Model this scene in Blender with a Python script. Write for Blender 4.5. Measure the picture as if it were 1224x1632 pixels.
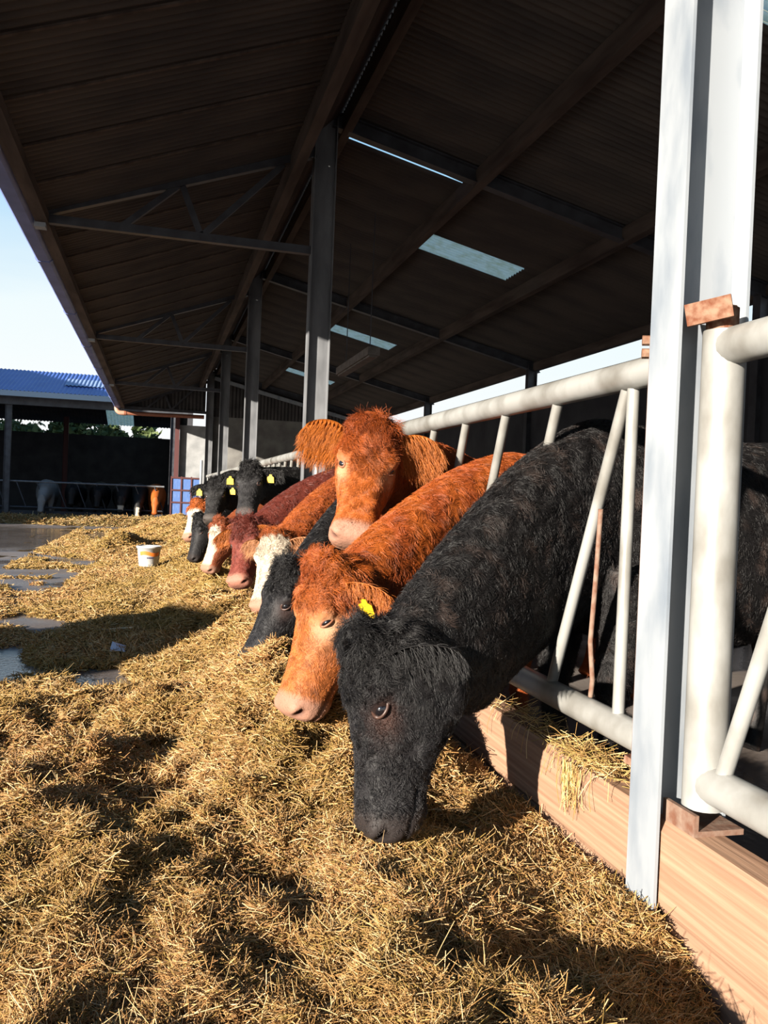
import bpy, math, random
import numpy as np
from mathutils import Vector, Matrix

for o in list(bpy.data.objects):
    bpy.data.objects.remove(o)
SC = bpy.context.scene
COL = SC.collection
random.seed(7)
RNG = np.random.default_rng(11)

# ------------------------------------------------------------------ camera
yaw, pitch, roll, FPX = 0.2565, 0.017, 0.040, 1380.0
fw = Vector((math.sin(yaw) * math.cos(pitch), math.cos(yaw) * math.cos(pitch), -math.sin(pitch)))
rt = Vector((math.cos(yaw), -math.sin(yaw), 0))
up = rt.cross(fw)
rt2 = math.cos(roll) * rt + math.sin(roll) * up
up2 = -math.sin(roll) * rt + math.cos(roll) * up
cd = bpy.data.cameras.new('camera')
cd.sensor_fit = 'HORIZONTAL'
cd.sensor_width = 36.0
cd.lens = FPX / 1224 * 36.0
cd.clip_end = 400
cam = bpy.data.objects.new('camera', cd)
COL.objects.link(cam)
cam.matrix_world = Matrix(((rt2.x, up2.x, -fw.x, 0), (rt2.y, up2.y, -fw.y, 0), (rt2.z, up2.z, -fw.z, 1.15), (0, 0, 0, 1)))
SC.camera = cam

# ------------------------------------------------------------------ sky, sun, exposure
SUN_TRAVEL = Vector((0.81, 0.585, -0.235)).normalized()
w = bpy.data.worlds.new('sky')
SC.world = w
w.use_nodes = True
nt = w.node_tree
nt.nodes.clear()
wo = nt.nodes.new('ShaderNodeOutputWorld')
bg = nt.nodes.new('ShaderNodeBackground')
tc = nt.nodes.new('ShaderNodeTexCoord')
sx = nt.nodes.new('ShaderNodeSeparateXYZ')
rp = nt.nodes.new('ShaderNodeValToRGB')
nz = nt.nodes.new('ShaderNodeTexNoise')
nz.inputs['Scale'].default_value = 2.2
nz.inputs['Detail'].default_value = 5
mp = nt.nodes.new('ShaderNodeMapping')
mp.inputs['Scale'].default_value = (1, 1, 5)
ad = nt.nodes.new('ShaderNodeMath'); ad.operation = 'MULTIPLY_ADD'
ad.inputs[1].default_value = -0.12
nt.links.new(tc.outputs['Generated'], sx.inputs[0])
nt.links.new(tc.outputs['Generated'], mp.inputs[0])
nt.links.new(mp.outputs[0], nz.inputs[0])
nt.links.new(nz.outputs[0], ad.inputs[0])
nt.links.new(sx.outputs['Z'], ad.inputs[2])
e = rp.color_ramp.elements
e[0].position = -0.03; e[0].color = (0.98, 1.0, 1.0, 1)
e[1].position = 0.12; e[1].color = (0.88, 0.98, 1.0, 1)
for p, c in ((0.27, (0.40, 0.70, 0.97, 1)), (0.6, (0.16, 0.36, 0.72, 1)), (1.0, (0.08, 0.2, 0.5, 1))):
    n = e.new(p); n.color = c
nt.links.new(ad.outputs[0], rp.inputs[0])
nt.links.new(rp.outputs[0], bg.inputs[0])
bg.inputs[1].default_value = 1.0
nt.links.new(bg.outputs[0], wo.inputs[0])

sd = bpy.data.lights.new('sun', 'SUN')
sd.energy = 19.0
sd.color = (1.0, 0.91, 0.78)
sd.angle = math.radians(0.6)
sun = bpy.data.objects.new('sun', sd)
COL.objects.link(sun)
sun.rotation_euler = SUN_TRAVEL.to_track_quat('-Z', 'Y').to_euler()
sun.location = (-20, -15, 12)

SC.view_settings.view_transform = 'Standard'
SC.view_settings.look = 'None'
SC.view_settings.gamma = 1.0
SC.view_settings.use_curve_mapping = False
SC.view_settings.exposure = 0.0


# ------------------------------------------------------------------ materials
def mat(name, base, rough=0.7, spec=0.3, metal=0.0, noise=None, c2=None, scale=8.0, stretch=(1, 1, 1), bump=0.0, detail=6, lo=0.35, hi=0.65, bscale=None):
    m = bpy.data.materials.new(name)
    m.use_nodes = True
    t = m.node_tree
    b = t.nodes['Principled BSDF']
    b.inputs['Base Color'].default_value = (*base, 1)
    b.inputs['Roughness'].default_value = rough
    b.inputs['Specular IOR Level'].default_value = spec
    b.inputs['Metallic'].default_value = metal
    if c2 is not None or bump:
        tc = t.nodes.new('ShaderNodeTexCoord')
        mp = t.nodes.new('ShaderNodeMapping')
        mp.inputs['Scale'].default_value = stretch
        nz = t.nodes.new('ShaderNodeTexNoise')
        nz.inputs['Scale'].default_value = scale
        nz.inputs['Detail'].default_value = detail
        t.links.new(tc.outputs['Object'], mp.inputs[0])
        t.links.new(mp.outputs[0], nz.inputs[0])
        if c2 is not None:
            r = t.nodes.new('ShaderNodeValToRGB')
            r.color_ramp.elements[0].position = lo
            r.color_ramp.elements[0].color = (*base, 1)
            r.color_ramp.elements[1].position = hi
            r.color_ramp.elements[1].color = (*c2, 1)
            t.links.new(nz.outputs[0], r.inputs[0])
            t.links.new(r.outputs[0], b.inputs['Base Color'])
        if bump:
            bp = t.nodes.new('ShaderNodeBump')
            bp.inputs['Strength'].default_value = bump
            bp.inputs['Distance'].default_value = 0.02
            n2 = nz
            if bscale:
                n2 = t.nodes.new('ShaderNodeTexNoise')
                n2.inputs['Scale'].default_value = bscale
                n2.inputs['Detail'].default_value = 8
                t.links.new(mp.outputs[0], n2.inputs[0])
            t.links.new(n2.outputs[0], bp.inputs['Height'])
            t.links.new(bp.outputs[0], b.inputs['Normal'])
    return m


def attr_mat(name, rough=0.6, spec=0.3, sheen=0.0, bump=0.0, bscale=60):
    m = bpy.data.materials.new(name)
    m.use_nodes = True
    t = m.node_tree
    b = t.nodes['Principled BSDF']
    a = t.nodes.new('ShaderNodeAttribute')
    a.attribute_name = 'col'
    t.links.new(a.outputs['Color'], b.inputs['Base Color'])
    b.inputs['Roughness'].default_value = rough
    b.inputs['Specular IOR Level'].default_value = spec
    if bump:
        nz = t.nodes.new('ShaderNodeTexNoise')
        nz.inputs['Scale'].default_value = bscale
        nz.inputs['Detail'].default_value = 6
        tc = t.nodes.new('ShaderNodeTexCoord')
        t.links.new(tc.outputs['Object'], nz.inputs[0])
        bp = t.nodes.new('ShaderNodeBump')
        bp.inputs['Strength'].default_value = bump
        bp.inputs['Distance'].default_value = 0.01
        t.links.new(nz.outputs[0], bp.inputs['Height'])
        t.links.new(bp.outputs[0], b.inputs['Normal'])
    return m


M = {}
M['galv'] = mat('galvanised_steel', (0.24, 0.26, 0.285), 0.5, 0.35, 0.15, c2=(0.12, 0.145, 0.18), scale=9, stretch=(1, 1, .35), bump=.05, lo=.48, hi=.8)
M['galv_worn'] = mat('worn_galvanised_pipe', (0.26, 0.26, 0.25), 0.42, 0.4, 0.15, c2=(0.085, 0.075, 0.06), scale=7, stretch=(1, .7, .5), bump=.08, lo=.44, hi=.76, detail=9)
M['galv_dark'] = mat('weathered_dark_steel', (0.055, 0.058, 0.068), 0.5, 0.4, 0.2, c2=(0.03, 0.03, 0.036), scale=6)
M['rust'] = mat('rusty_steel', (0.10, 0.034, 0.017), 0.85, 0.15, c2=(0.19, 0.115, 0.078), scale=40, bump=.3)
M['rustp'] = mat('pale_rusty_steel', (0.12, 0.055, 0.035), 0.85, 0.15, c2=(0.18, 0.125, 0.095), scale=30, bump=.2)
M['galv_old'] = mat('dull_galvanised_steel', (0.15, 0.155, 0.165), 0.55, 0.3, 0.1, c2=(0.09, 0.093, 0.10), scale=8, stretch=(1, 1, .3))
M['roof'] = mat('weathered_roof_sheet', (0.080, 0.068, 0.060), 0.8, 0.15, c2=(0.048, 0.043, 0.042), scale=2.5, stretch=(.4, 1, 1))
M['beam'] = mat('dark_old_timber', (0.045, 0.034, 0.03), 0.85, 0.15, c2=(0.09, 0.07, 0.06), scale=9, stretch=(1, .15, 1), bump=.4)
M['gutter'] = mat('purple_grey_gutter', (0.14, 0.18, 0.40), 0.5, 0.4, c2=(0.10, 0.13, 0.30), scale=4)
M['brownpipe'] = mat('brown_plastic_pipe', (0.20, 0.075, 0.045), 0.4, 0.4)
M['concwall'] = mat('grey_concrete', (0.17, 0.165, 0.155), 0.9, 0.1, c2=(0.11, 0.105, 0.10), scale=3, bump=.2, bscale=40)
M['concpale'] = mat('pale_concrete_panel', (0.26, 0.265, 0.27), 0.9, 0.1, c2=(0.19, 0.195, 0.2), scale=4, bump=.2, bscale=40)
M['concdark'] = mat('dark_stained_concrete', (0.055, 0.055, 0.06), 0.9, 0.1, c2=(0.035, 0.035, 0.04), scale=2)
M['clad'] = mat('dark_cladding', (0.05, 0.045, 0.045), 0.7, 0.2, c2=(0.03, 0.028, 0.028), scale=3)
M['blueroof'] = mat('blue_painted_sheet', (0.035, 0.075, 0.27), 0.45, 0.5, c2=(0.05, 0.10, 0.32), scale=2)
M['bluepatch'] = mat('pale_blue_sheet', (0.12, 0.18, 0.34), 0.5, 0.4, c2=(0.16, 0.22, 0.36), scale=8)
M['whitegut'] = mat('pale_gutter', (0.26, 0.33, 0.40), 0.5, 0.4)
M['bluegate'] = mat('blue_sheet', (0.06, 0.12, 0.30), 0.5, 0.4, c2=(0.16, 0.22, 0.36), scale=14, stretch=(6, 1, .4), lo=.5, hi=.8)
M['oxide'] = mat('red_oxide_steel', (0.075, 0.03, 0.03), 0.7, 0.2)
M['white'] = mat('white_plastic', (0.45, 0.44, 0.43), 0.4, 0.4)
M['orange_print'] = mat('orange_print', (0.55, 0.14, 0.02), 0.5, 0.3)
M['navy_print'] = mat('dark_print', (0.06, 0.06, 0.12), 0.5, 0.3)
M['yellow'] = mat('yellow_tag_plastic', (0.50, 0.32, 0.01), 0.5, 0.4)
M['eye'] = mat('wet_dark_eye', (0.006, 0.005, 0.006), 0.06, 0.8)
M['black_wrap'] = mat('black_silage_wrap', (0.012, 0.012, 0.014), 0.25, 0.5, bump=.4, scale=6)
M['leaf'] = mat('tree_foliage', (0.035, 0.06, 0.02), 0.7, 0.2, c2=(0.07, 0.09, 0.03), scale=3)
M['bark'] = mat('tree_bark', (0.05, 0.04, 0.03), 0.9, 0.1)
M['scrap'] = mat('pale_plastic_scrap', (0.45, 0.47, 0.55), 0.5, 0.3)
M['stick'] = mat('pale_stick', (0.45, 0.38, 0.26), 0.8, 0.2)
M['fitting'] = mat('dusty_light_fitting', (0.16, 0.14, 0.13), 0.7, 0.2, c2=(0.10, 0.09, 0.08), scale=12)
M['coat'] = attr_mat('hair_coat', 0.45, 0.30)
M['hide'] = attr_mat('cattle_hide', 0.6, 0.2, bump=.35, bscale=70)
M['straw'] = attr_mat('hay_straw', 0.65, 0.2)
M['hayground'] = mat('matted_hay', (0.07, 0.045, 0.016), 0.9, 0.1, c2=(0.03, 0.019, 0.008), scale=25, bump=.8)

# sawn sleeper: grain runs along Y
m = mat('sawn_timber', (0.30, 0.185, 0.122), 0.8, 0.15, c2=(0.21, 0.118, 0.075), scale=16, stretch=(1, .06, 2.6), bump=.35, bscale=22, lo=.35, hi=.72)
t = m.node_tree
b = t.nodes['Principled BSDF']
wv = t.nodes.new('ShaderNodeTexWave'); wv.wave_type = 'RINGS'; wv.rings_direction = 'Y'
wv.inputs['Scale'].default_value = 22; wv.inputs['Distortion'].default_value = 7; wv.inputs['Detail'].default_value = 3
mpp = t.nodes.new('ShaderNodeMapping'); mpp.inputs['Scale'].default_value = (1, .10, 1); mpp.inputs['Location'].default_value = (.35, 0, .1)
tcc = t.nodes.new('ShaderNodeTexCoord'); t.links.new(tcc.outputs['Object'], mpp.inputs[0]); t.links.new(mpp.outputs[0], wv.inputs[0])
mx = t.nodes.new('ShaderNodeMix'); mx.data_type = 'RGBA'; mx.blend_type = 'MULTIPLY'; mx.inputs[0].default_value = 0.3
old = b.inputs['Base Color'].links[0].from_socket
rr = t.nodes.new('ShaderNodeValToRGB'); rr.color_ramp.elements[0].color = (.62, .5, .42, 1); rr.color_ramp.elements[1].color = (1.05, 1.02, 1, 1)
t.links.new(wv.outputs[0], rr.inputs[0]); t.links.new(old, mx.inputs[6]); t.links.new(rr.outputs[0], mx.inputs[7]); t.links.new(mx.outputs[2], b.inputs['Base Color'])
M['plank'] = m

# translucent roof light
m = bpy.data.materials.new('translucent_roof_light'); m.use_nodes = True
t = m.node_tree; t.nodes.remove(t.nodes['Principled BSDF'])
tl = t.nodes.new('ShaderNodeBsdfTranslucent'); df = t.nodes.new('ShaderNodeBsdfDiffuse'); ms = t.nodes.new('ShaderNodeMixShader')
nz = t.nodes.new('ShaderNodeTexNoise'); nz.inputs['Scale'].default_value = 9; nz.inputs['Detail'].default_value = 6
tcc = t.nodes.new('ShaderNodeTexCoord'); rr = t.nodes.new('ShaderNodeValToRGB')
rr.color_ramp.elements[0].position = .3; rr.color_ramp.elements[0].color = (.75, .66, .36, 1)
rr.color_ramp.elements[1].position = .6; rr.color_ramp.elements[1].color = (1, .92, .66, 1)
t.links.new(tcc.outputs['Object'], nz.inputs[0]); t.links.new(nz.outputs[0], rr.inputs[0]); wv = t.nodes.new('ShaderNodeTexWave'); wv.bands_direction = 'Y'; wv.inputs['Scale'].default_value = 1 / .078 * .314; wv.inputs['Distortion'].default_value = .6
rb = t.nodes.new('ShaderNodeValToRGB'); rb.color_ramp.elements[0].color = (.35, .38, .3, 1); rb.color_ramp.elements[1].position = .6  # dirt bands in the valleys, painted in for the corrugation's missing shading
mxx = t.nodes.new('ShaderNodeMix'); mxx.data_type = 'RGBA'; mxx.blend_type = 'MULTIPLY'; mxx.inputs[0].default_value = .8
t.links.new(tcc.outputs['Object'], wv.inputs[0]); t.links.new(wv.outputs[0], rb.inputs[0]); t.links.new(rr.outputs[0], mxx.inputs[6]); t.links.new(rb.outputs[0], mxx.inputs[7]); t.links.new(mxx.outputs[2], tl.inputs[0])
df.inputs[0].default_value = (.3, .33, .3, 1); ms.inputs[0].default_value = .25
t.links.new(tl.outputs[0], ms.inputs[1]); t.links.new(df.outputs[0], ms.inputs[2]); t.links.new(ms.outputs[0], t.nodes['Material Output'].inputs[0])
M['skylight'] = m

# yard concrete: dry dusty patches and wet patches
m = mat('yard_concrete', (0.17, 0.145, 0.13), 0.75, 0.4, c2=(0.11, 0.09, 0.08), scale=1.3, bump=.12, bscale=30, lo=.35, hi=.65)
t = m.node_tree; b = t.nodes['Principled BSDF']
nz = t.nodes.new('ShaderNodeTexNoise'); nz.inputs['Scale'].default_value = .55; nz.inputs['Detail'].default_value = 5
tcc = t.nodes.new('ShaderNodeTexCoord'); rr = t.nodes.new('ShaderNodeValToRGB')
t.links.new(tcc.outputs['Object'], nz.inputs[0]); t.links.new(nz.outputs[0], rr.inputs[0])
rr.color_ramp.elements[0].position = .42; rr.color_ramp.elements[0].color = (.08, .08, .08, 1)
rr.color_ramp.elements[1].position = .56; rr.color_ramp.elements[1].color = (.8, .8, .8, 1)
# the far part of the yard is hosed wet
sp_ = t.nodes.new('ShaderNodeSeparateXYZ'); t.links.new(tcc.outputs['Object'], sp_.inputs[0])
m1 = t.nodes.new('ShaderNodeMapRange'); m1.interpolation_type = 'SMOOTHSTEP'; m1.inputs[1].default_value = 15.0; m1.inputs[2].default_value = 17.0
m2_ = t.nodes.new('ShaderNodeMapRange'); m2_.interpolation_type = 'SMOOTHSTEP'; m2_.inputs[1].default_value = 26.0; m2_.inputs[2].default_value = 23.0
t.links.new(sp_.outputs['Y'], m1.inputs[0]); t.links.new(sp_.outputs['Y'], m2_.inputs[0])
mm = t.nodes.new('ShaderNodeMath'); mm.operation = 'MULTIPLY'; t.links.new(m1.outputs[0], mm.inputs[0]); t.links.new(m2_.outputs[0], mm.inputs[1])
mr = t.nodes.new('ShaderNodeMix'); mr.inputs[3].default_value = .07
t.links.new(mm.outputs[0], mr.inputs[0]); t.links.new(rr.outputs[0], mr.inputs[2]); t.links.new(mr.outputs[0], b.inputs['Roughness'])
M['yard'] = m


# ------------------------------------------------------------------ mesh helpers
def tag(o, label, cat=None, group=None, kind=None):
    o['label'] = label
    if cat: o['category'] = cat
    if group: o['group'] = group
    if kind: o['kind'] = kind
    return o


def mesh(name, V, F, m, parent=None, smooth=False, loc=None):
    me = bpy.data.meshes.new(name)
    V = np.asarray(V, float)
    if loc is not None:
        V = V - np.asarray(loc)
    me.from_pydata(V.tolist(), [], [list(map(int, f)) for f in F])
    if smooth:
        me.shade_smooth()
    me.materials.append(m)
    o = bpy.data.objects.new(name, me)
    COL.objects.link(o)
    if loc is not None:
        o.location = loc
    if parent:
        o.parent = parent
        o.location = Vector(o.location) - Vector(parent['_base'] if '_base' in parent else (0, 0, 0))
    return o


def empty(name, loc):
    o = bpy.data.objects.new(name, None)
    COL.objects.link(o)
    o.location = loc
    o.empty_display_size = .1
    return o


class MB:
    def __init__(self): self.v = []; self.f = []
    def add(self, V, F):
        n = len(self.v)
        self.v += [tuple(map(float, p)) for p in V]
        self.f += [tuple(int(i) + n for i in f) for f in F]
        return self
    def box(self, a, b, bev=0.0):
        x0, y0, z0 = a; x1, y1, z1 = b
        if not bev:
            V = [(x, y, z) for z in (z0, z1) for y in (y0, y1) for x in (x0, x1)]
            F = [(0, 2, 3, 1), (4, 5, 7, 6), (0, 1, 5, 4), (2, 6, 7, 3), (0, 4, 6, 2), (1, 3, 7, 5)]
            return self.add(V, F)
        # chamfer along Y edges: octagon profile in XZ extruded
        P = [(x0 + bev, z0), (x1 - bev, z0), (x1, z0 + bev), (x1, z1 - bev), (x1 - bev, z1), (x0 + bev, z1), (x0, z1 - bev), (x0, z0 + bev)]
        V = [(x, y0, z) for x, z in P] + [(x, y1, z) for x, z in P]
        F = [tuple(range(8)), tuple(range(15, 7, -1))] + [(i, i + 8, (i + 1) % 8 + 8, (i + 1) % 8) for i in range(8)]
        return self.add(V, F)
    def tube(self, pts, r, n=12, cap=True):
        pts = [Vector(p) for p in pts]
        rs = [float(q) for q in r] if hasattr(r, "__len__") else [float(r)] * len(pts)
        V = []; F = []
        ref = None
        for i, p in enumerate(pts):
            d = (pts[min(i + 1, len(pts) - 1)] - pts[max(i - 1, 0)]).normalized()
            if ref is None:
                ref = Vector((0, 0, 1)) if abs(d.z) < .9 else Vector((0, 1, 0))
            s = d.cross(ref).normalized(); u = s.cross(d)
            for k in range(n):
                a = 2 * math.pi * k / n
                V.append(p + rs[i] * (math.cos(a) * s + math.sin(a) * u))
        for i in range(len(pts) - 1):
            for k in range(n):
                F.append((i * n + k, i * n + (k + 1) % n, (i + 1) * n + (k + 1) % n, (i + 1) * n + k))
        if cap:
            m0 = len(V); V += V[:n] + V[m0 - n:m0]
            F.append(tuple(m0 + k for k in range(n))[::-1]); F.append(tuple(m0 + n + k for k in range(n)))
        return self.add(V, F)
    def bar(self, p, q, wx, wz, upv=(0, 0, 1)):
        p = Vector(p); q = Vector(q); d = (q - p).normalized()
        s = d.cross(Vector(upv)).normalized(); u = s.cross(d)
        V = [c + a * s * wx / 2 + bb * u * wz / 2 for c in (p, q) for bb in (-1, 1) for a in (-1, 1)]
        return self.add(V, [(0, 2, 3, 1), (4, 5, 7, 6), (0, 1, 5, 4), (2, 6, 7, 3), (0, 4, 6, 2), (1, 3, 7, 5)])
    def ibeam(self, p, q, h, wd, t, upv, tw=None):
        # h: depth along 'upv'-ish, wd flange width
        p = Vector(p); q = Vector(q); d = (q - p).normalized()
        s = d.cross(Vector(upv)).normalized(); u = s.cross(d)
        tw = tw or t
        P = [(-wd/2, -h/2), (wd/2, -h/2), (wd/2, -h/2+t), (tw/2, -h/2+t), (tw/2, h/2-t), (wd/2, h/2-t), (wd/2, h/2), (-wd/2, h/2), (-wd/2, h/2-t), (-tw/2, h/2-t), (-tw/2, -h/2+t), (-wd/2, -h/2+t)]
        V = [c + a * s + bb * u for c in (p, q) for a, bb in P]
        n = 12
        F = [(i, (i + 1) % n, n + (i + 1) % n, n + i) for i in range(n)]
        for k in (0, n):
            F += [(k, k + 1, k + 2, k + 11), (k + 3, k + 4, k + 9, k + 10), (k + 5, k + 6, k + 7, k + 8), (k+2, k+3, k+10, k+11), (k+4, k+5, k+8, k+9)]
        return self.add(V, F)
    def ico(self, c, r, lv=2):
        import bmesh
        bm = bmesh.new(); bmesh.ops.create_icosphere(bm, subdivisions=lv, radius=1)
        r = r if hasattr(r, '__len__') else (r, r, r)
        V = [(v.co.x * r[0] + c[0], v.co.y * r[1] + c[1], v.co.z * r[2] + c[2]) for v in bm.verts]
        F = [[v.index for v in f.verts] for f in bm.faces]
        bm.free()
        return self.add(V, F)
    def build(self, name, m, parent=None, smooth=False, loc=None):
        return mesh(name, self.v, self.f, m, parent, smooth, loc)


def copy_tree(o, loc=None, parent=None):
    c = o.copy(); COL.objects.link(c)
    c.parent = parent
    if loc is not None: c.location = loc
    for ch in o.children:
        copy_tree(ch, None, c)
    return c


def vnoise(x, y, seed=0):
    xi = np.floor(x).astype(np.int64); yi = np.floor(y).astype(np.int64)
    fx = x - xi; fy = y - yi
    fx = fx * fx * (3 - 2 * fx); fy = fy * fy * (3 - 2 * fy)
    def h(a, b):
        n = (a * 374761393 + b * 668265263 + seed * 974634777) & 0xffffffff
        n = ((n ^ (n >> 13)) * 1274126177) & 0xffffffff
        return ((n ^ (n >> 16)) & 0xffff) / 65535.0
    return (h(xi, yi) * (1 - fx) + h(xi + 1, yi) * fx) * (1 - fy) + (h(xi, yi + 1) * (1 - fx) + h(xi + 1, yi + 1) * fx) * fy


def fbm(x, y, seed=0, o=4):
    a = 0; s = .5; f = 1
    for k in range(o):
        a = a + s * vnoise(x * f, y * f, seed + k * 17); s *= .5; f *= 2.03
    return a


def sstep(a, b, x):
    t = np.clip((x - a) / (b - a), 0, 1)
    return t * t * (3 - 2 * t)


def snoise3(P, scale, seed, n=7):
    r = np.random.default_rng(seed)
    out = np.zeros((len(P), 3))
    for c in range(3):
        for k in range(n):
            kv = r.normal(size=3); kv /= np.linalg.norm(kv)
            out[:, c] += np.sin(P @ kv * (2 * np.pi / scale) * r.uniform(.6, 1.7) + r.uniform(0, 6.28))
    return out / math.sqrt(n / 2)


def strands(name, PTS, RAD, COLS, m, parent=None):
    n, k, _ = PTS.shape
    cu = bpy.data.hair_curves.new(name)
    cu.add_curves([k] * n)
    cu.position_data.foreach_set('vector', PTS.reshape(-1).astype(np.float32))
    ra = cu.attributes.get('radius') or cu.attributes.new('radius', 'FLOAT', 'POINT')
    ra.data.foreach_set('value', RAD.reshape(-1).astype(np.float32))
    ca = cu.attributes.new('col', 'FLOAT_COLOR', 'CURVE')
    ca.data.foreach_set('color', np.concatenate([COLS, np.ones((n, 1))], 1).reshape(-1).astype(np.float32))
    cu.materials.append(m)
    o = bpy.data.objects.new(name, cu)
    COL.objects.link(o)
    if parent: o.parent = parent
    return o


# ------------------------------------------------------------------ ground
fl = MB().add([(-40, -12, 0), (40, -12, 0), (40, 60, 0), (-40, 60, 0)], [(0, 1, 2, 3)]).build('floor', M['yard'])
tag(fl, 'brown grey concrete yard with wet patches under the hay', kind='structure')

# ------------------------------------------------------------------ roof
BAY = 5.75
PY = [1.99 + BAY * k for k in range(5)]       # column centres along the barrier
def canopy_z(x): return 4.11 + .37 * (x - .9)
def main_z(x): return 4.62 - .235 * (x - 1.4)


def sheet(x0, x1, y0, y1, zf, pitch=.08, amp=.013, nx=2, taper=None, sag=0):
    n = max(4, int(round((y1 - y0) / pitch)) * 6)
    ys = np.linspace(y0, y1, n + 1)
    xs = np.linspace(x0, x1, nx)
    V = []; F = []
    for x in xs:
        for i, y in enumerate(ys):
            yy = y
            if taper is not None: yy = y0 + (y - y0) * (1 - taper(x))
            V.append((x, yy, zf(x) + amp * math.cos(2 * math.pi * (y - y0) / pitch)))
    for a in range(nx - 1):
        for i in range(n):
            k = a * (n + 1) + i
            F.append((k, k + 1, k + n + 2, k + n + 1))
    return V, F


rc = tag(empty('roof_canopy', (0, 0, 0)), 'dark corrugated canopy roof overhanging the feed passage', kind='structure')
base = None
y = -4.5
while y < 25.2:
    dz = random.uniform(0, .002)
    if base is None:
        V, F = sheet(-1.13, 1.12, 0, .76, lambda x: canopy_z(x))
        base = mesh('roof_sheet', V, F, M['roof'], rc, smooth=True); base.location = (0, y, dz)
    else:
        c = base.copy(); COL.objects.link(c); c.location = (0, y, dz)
    lp = MB().bar((-1.12, y, canopy_z(-1.12) - .022), (1.1, y, canopy_z(1.1) - .022), .028, .012, (0, 0, 1)).build('lap_strip', M['beam'], rc)
    y += .72
rm = tag(empty('roof_main', (0, 0, 0)), 'dark corrugated main shed roof sloping down to the back', kind='structure')
def taper_gap(x): return .15 * (1 - sstep(2.0, 3.4, x))
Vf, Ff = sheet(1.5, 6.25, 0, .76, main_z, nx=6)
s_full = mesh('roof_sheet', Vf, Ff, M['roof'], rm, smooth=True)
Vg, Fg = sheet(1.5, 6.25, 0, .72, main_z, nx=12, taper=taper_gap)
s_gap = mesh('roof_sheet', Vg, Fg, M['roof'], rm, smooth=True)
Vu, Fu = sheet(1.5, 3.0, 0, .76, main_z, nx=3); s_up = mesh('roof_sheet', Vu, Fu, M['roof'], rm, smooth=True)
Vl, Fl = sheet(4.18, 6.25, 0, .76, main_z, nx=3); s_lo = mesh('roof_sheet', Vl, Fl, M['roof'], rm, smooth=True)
Vs, Fs = sheet(2.94, 4.24, 0, .76, lambda x: main_z(x) + .012, nx=3)
s_sky = mesh('roof_light', Vs, Fs, M['skylight'], rm, smooth=True)
s_sky['label'] = 'translucent pale green roof light sheet'
used = set()
def put(o, y):
    if o.name in used:
        c = o.copy(); COL.objects.link(c)
    else:
        c = o; used.add(o.name)
    c.location = (0, y, random.uniform(0, .002))
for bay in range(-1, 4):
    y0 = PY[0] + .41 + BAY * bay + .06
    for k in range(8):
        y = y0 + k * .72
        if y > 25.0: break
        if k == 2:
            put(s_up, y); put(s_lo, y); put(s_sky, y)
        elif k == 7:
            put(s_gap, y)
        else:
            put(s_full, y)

# ridge timber, flashing, purlins, rafters, brackets, gutter
def struct(mb, name, m, label, smooth=False, loc=None):
    o = mb.build(name, m, None, smooth, loc)
    return tag(o, label, kind='structure')
struct(MB().box((1.04, -4, 3.97), (1.13, 25, 4.17)), 'purlin', M['beam'], 'thick dark timber beam at the top edge of the canopy roof')
struct(MB().add([(1.08, -4, 4.195), (1.08, 25, 4.195), (1.56, 25, 4.665), (1.56, -4, 4.665), (1.06, -4, 4.22), (1.06, 25, 4.22), (1.54, 25, 4.69), (1.54, -4, 4.69)],
     [(0, 1, 2, 3), (7, 6, 5, 4), (0, 4, 5, 1), (3, 2, 6, 7), (0, 3, 7, 4), (1, 5, 6, 2)]), 'ridge_flashing', M['beam'], 'dark board flashing closing the step at the ridge')
struct(MB().box((1.5, -4, main_z(1.54) - .17), (1.58, 25, main_z(1.54) - .02)), 'purlin', M['beam'], 'dark timber purlin under the top edge of the main roof')
struct(MB().box((2.79, -4, main_z(2.83) - .18), (2.88, 25, main_z(2.83) - .02)), 'purlin', M['beam'], 'timber purlin along the upper ends of the roof lights')
struct(MB().box((4.34, -4, main_z(4.38) - .18), (4.43, 25, main_z(4.38) - .02)), 'purlin', M['beam'], 'timber purlin along the lower ends of the roof lights')
struct(MB().box((6.02, -4, main_z(6.06) - .16), (6.10, 25, main_z(6.06) - .02)), 'purlin', M['beam'], 'timber eave purlin above the open strip at the back')
struct(MB().box((-1.05, -4, canopy_z(-1.0) - .10), (-.95, 25, canopy_z(-1.0) - .015)), 'purlin', M['beam'], 'dark timber eave purlin behind the canopy gutter')
g = MB()
prof = [(-1.215, 3.42), (-1.215, 3.33), (-1.19, 3.30), (-1.09, 3.30), (-1.06, 3.33), (-1.06, 3.36), (-1.068, 3.36), (-1.068, 3.335), (-1.093, 3.31), (-1.187, 3.31), (-1.206, 3.334), (-1.206, 3.42)]
n = len(prof)
g.add([(x, yy, z) for yy in (-4.5, 25.0) for x, z in prof], [(i, (i + 1) % n, n + (i + 1) % n, n + i) for i in range(n)])
gut = g.build('gutter', M['gutter']); tag(gut, 'purple grey gutter along the canopy eave', kind='structure')
jp = [(-1.223, 3.425), (-1.223, 3.325), (-1.193, 3.292), (-1.087, 3.292), (-1.052, 3.325), (-1.052, 3.365)]
for yy in (2.6, 5.2, 6.1, 9.0, 11.6, 14.2, 16.8, 19.4, 22):
    V = [(x, yy + dy, z) for dy in (0, .06) for x, z in jp]
    mesh('gutter_joint', V, [(i, i + 1, 7 + i, 6 + i) for i in range(5)] + [(0, 1, 2, 3, 4, 5), (11, 10, 9, 8, 7, 6)], M['gutter'], gut)

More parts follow.
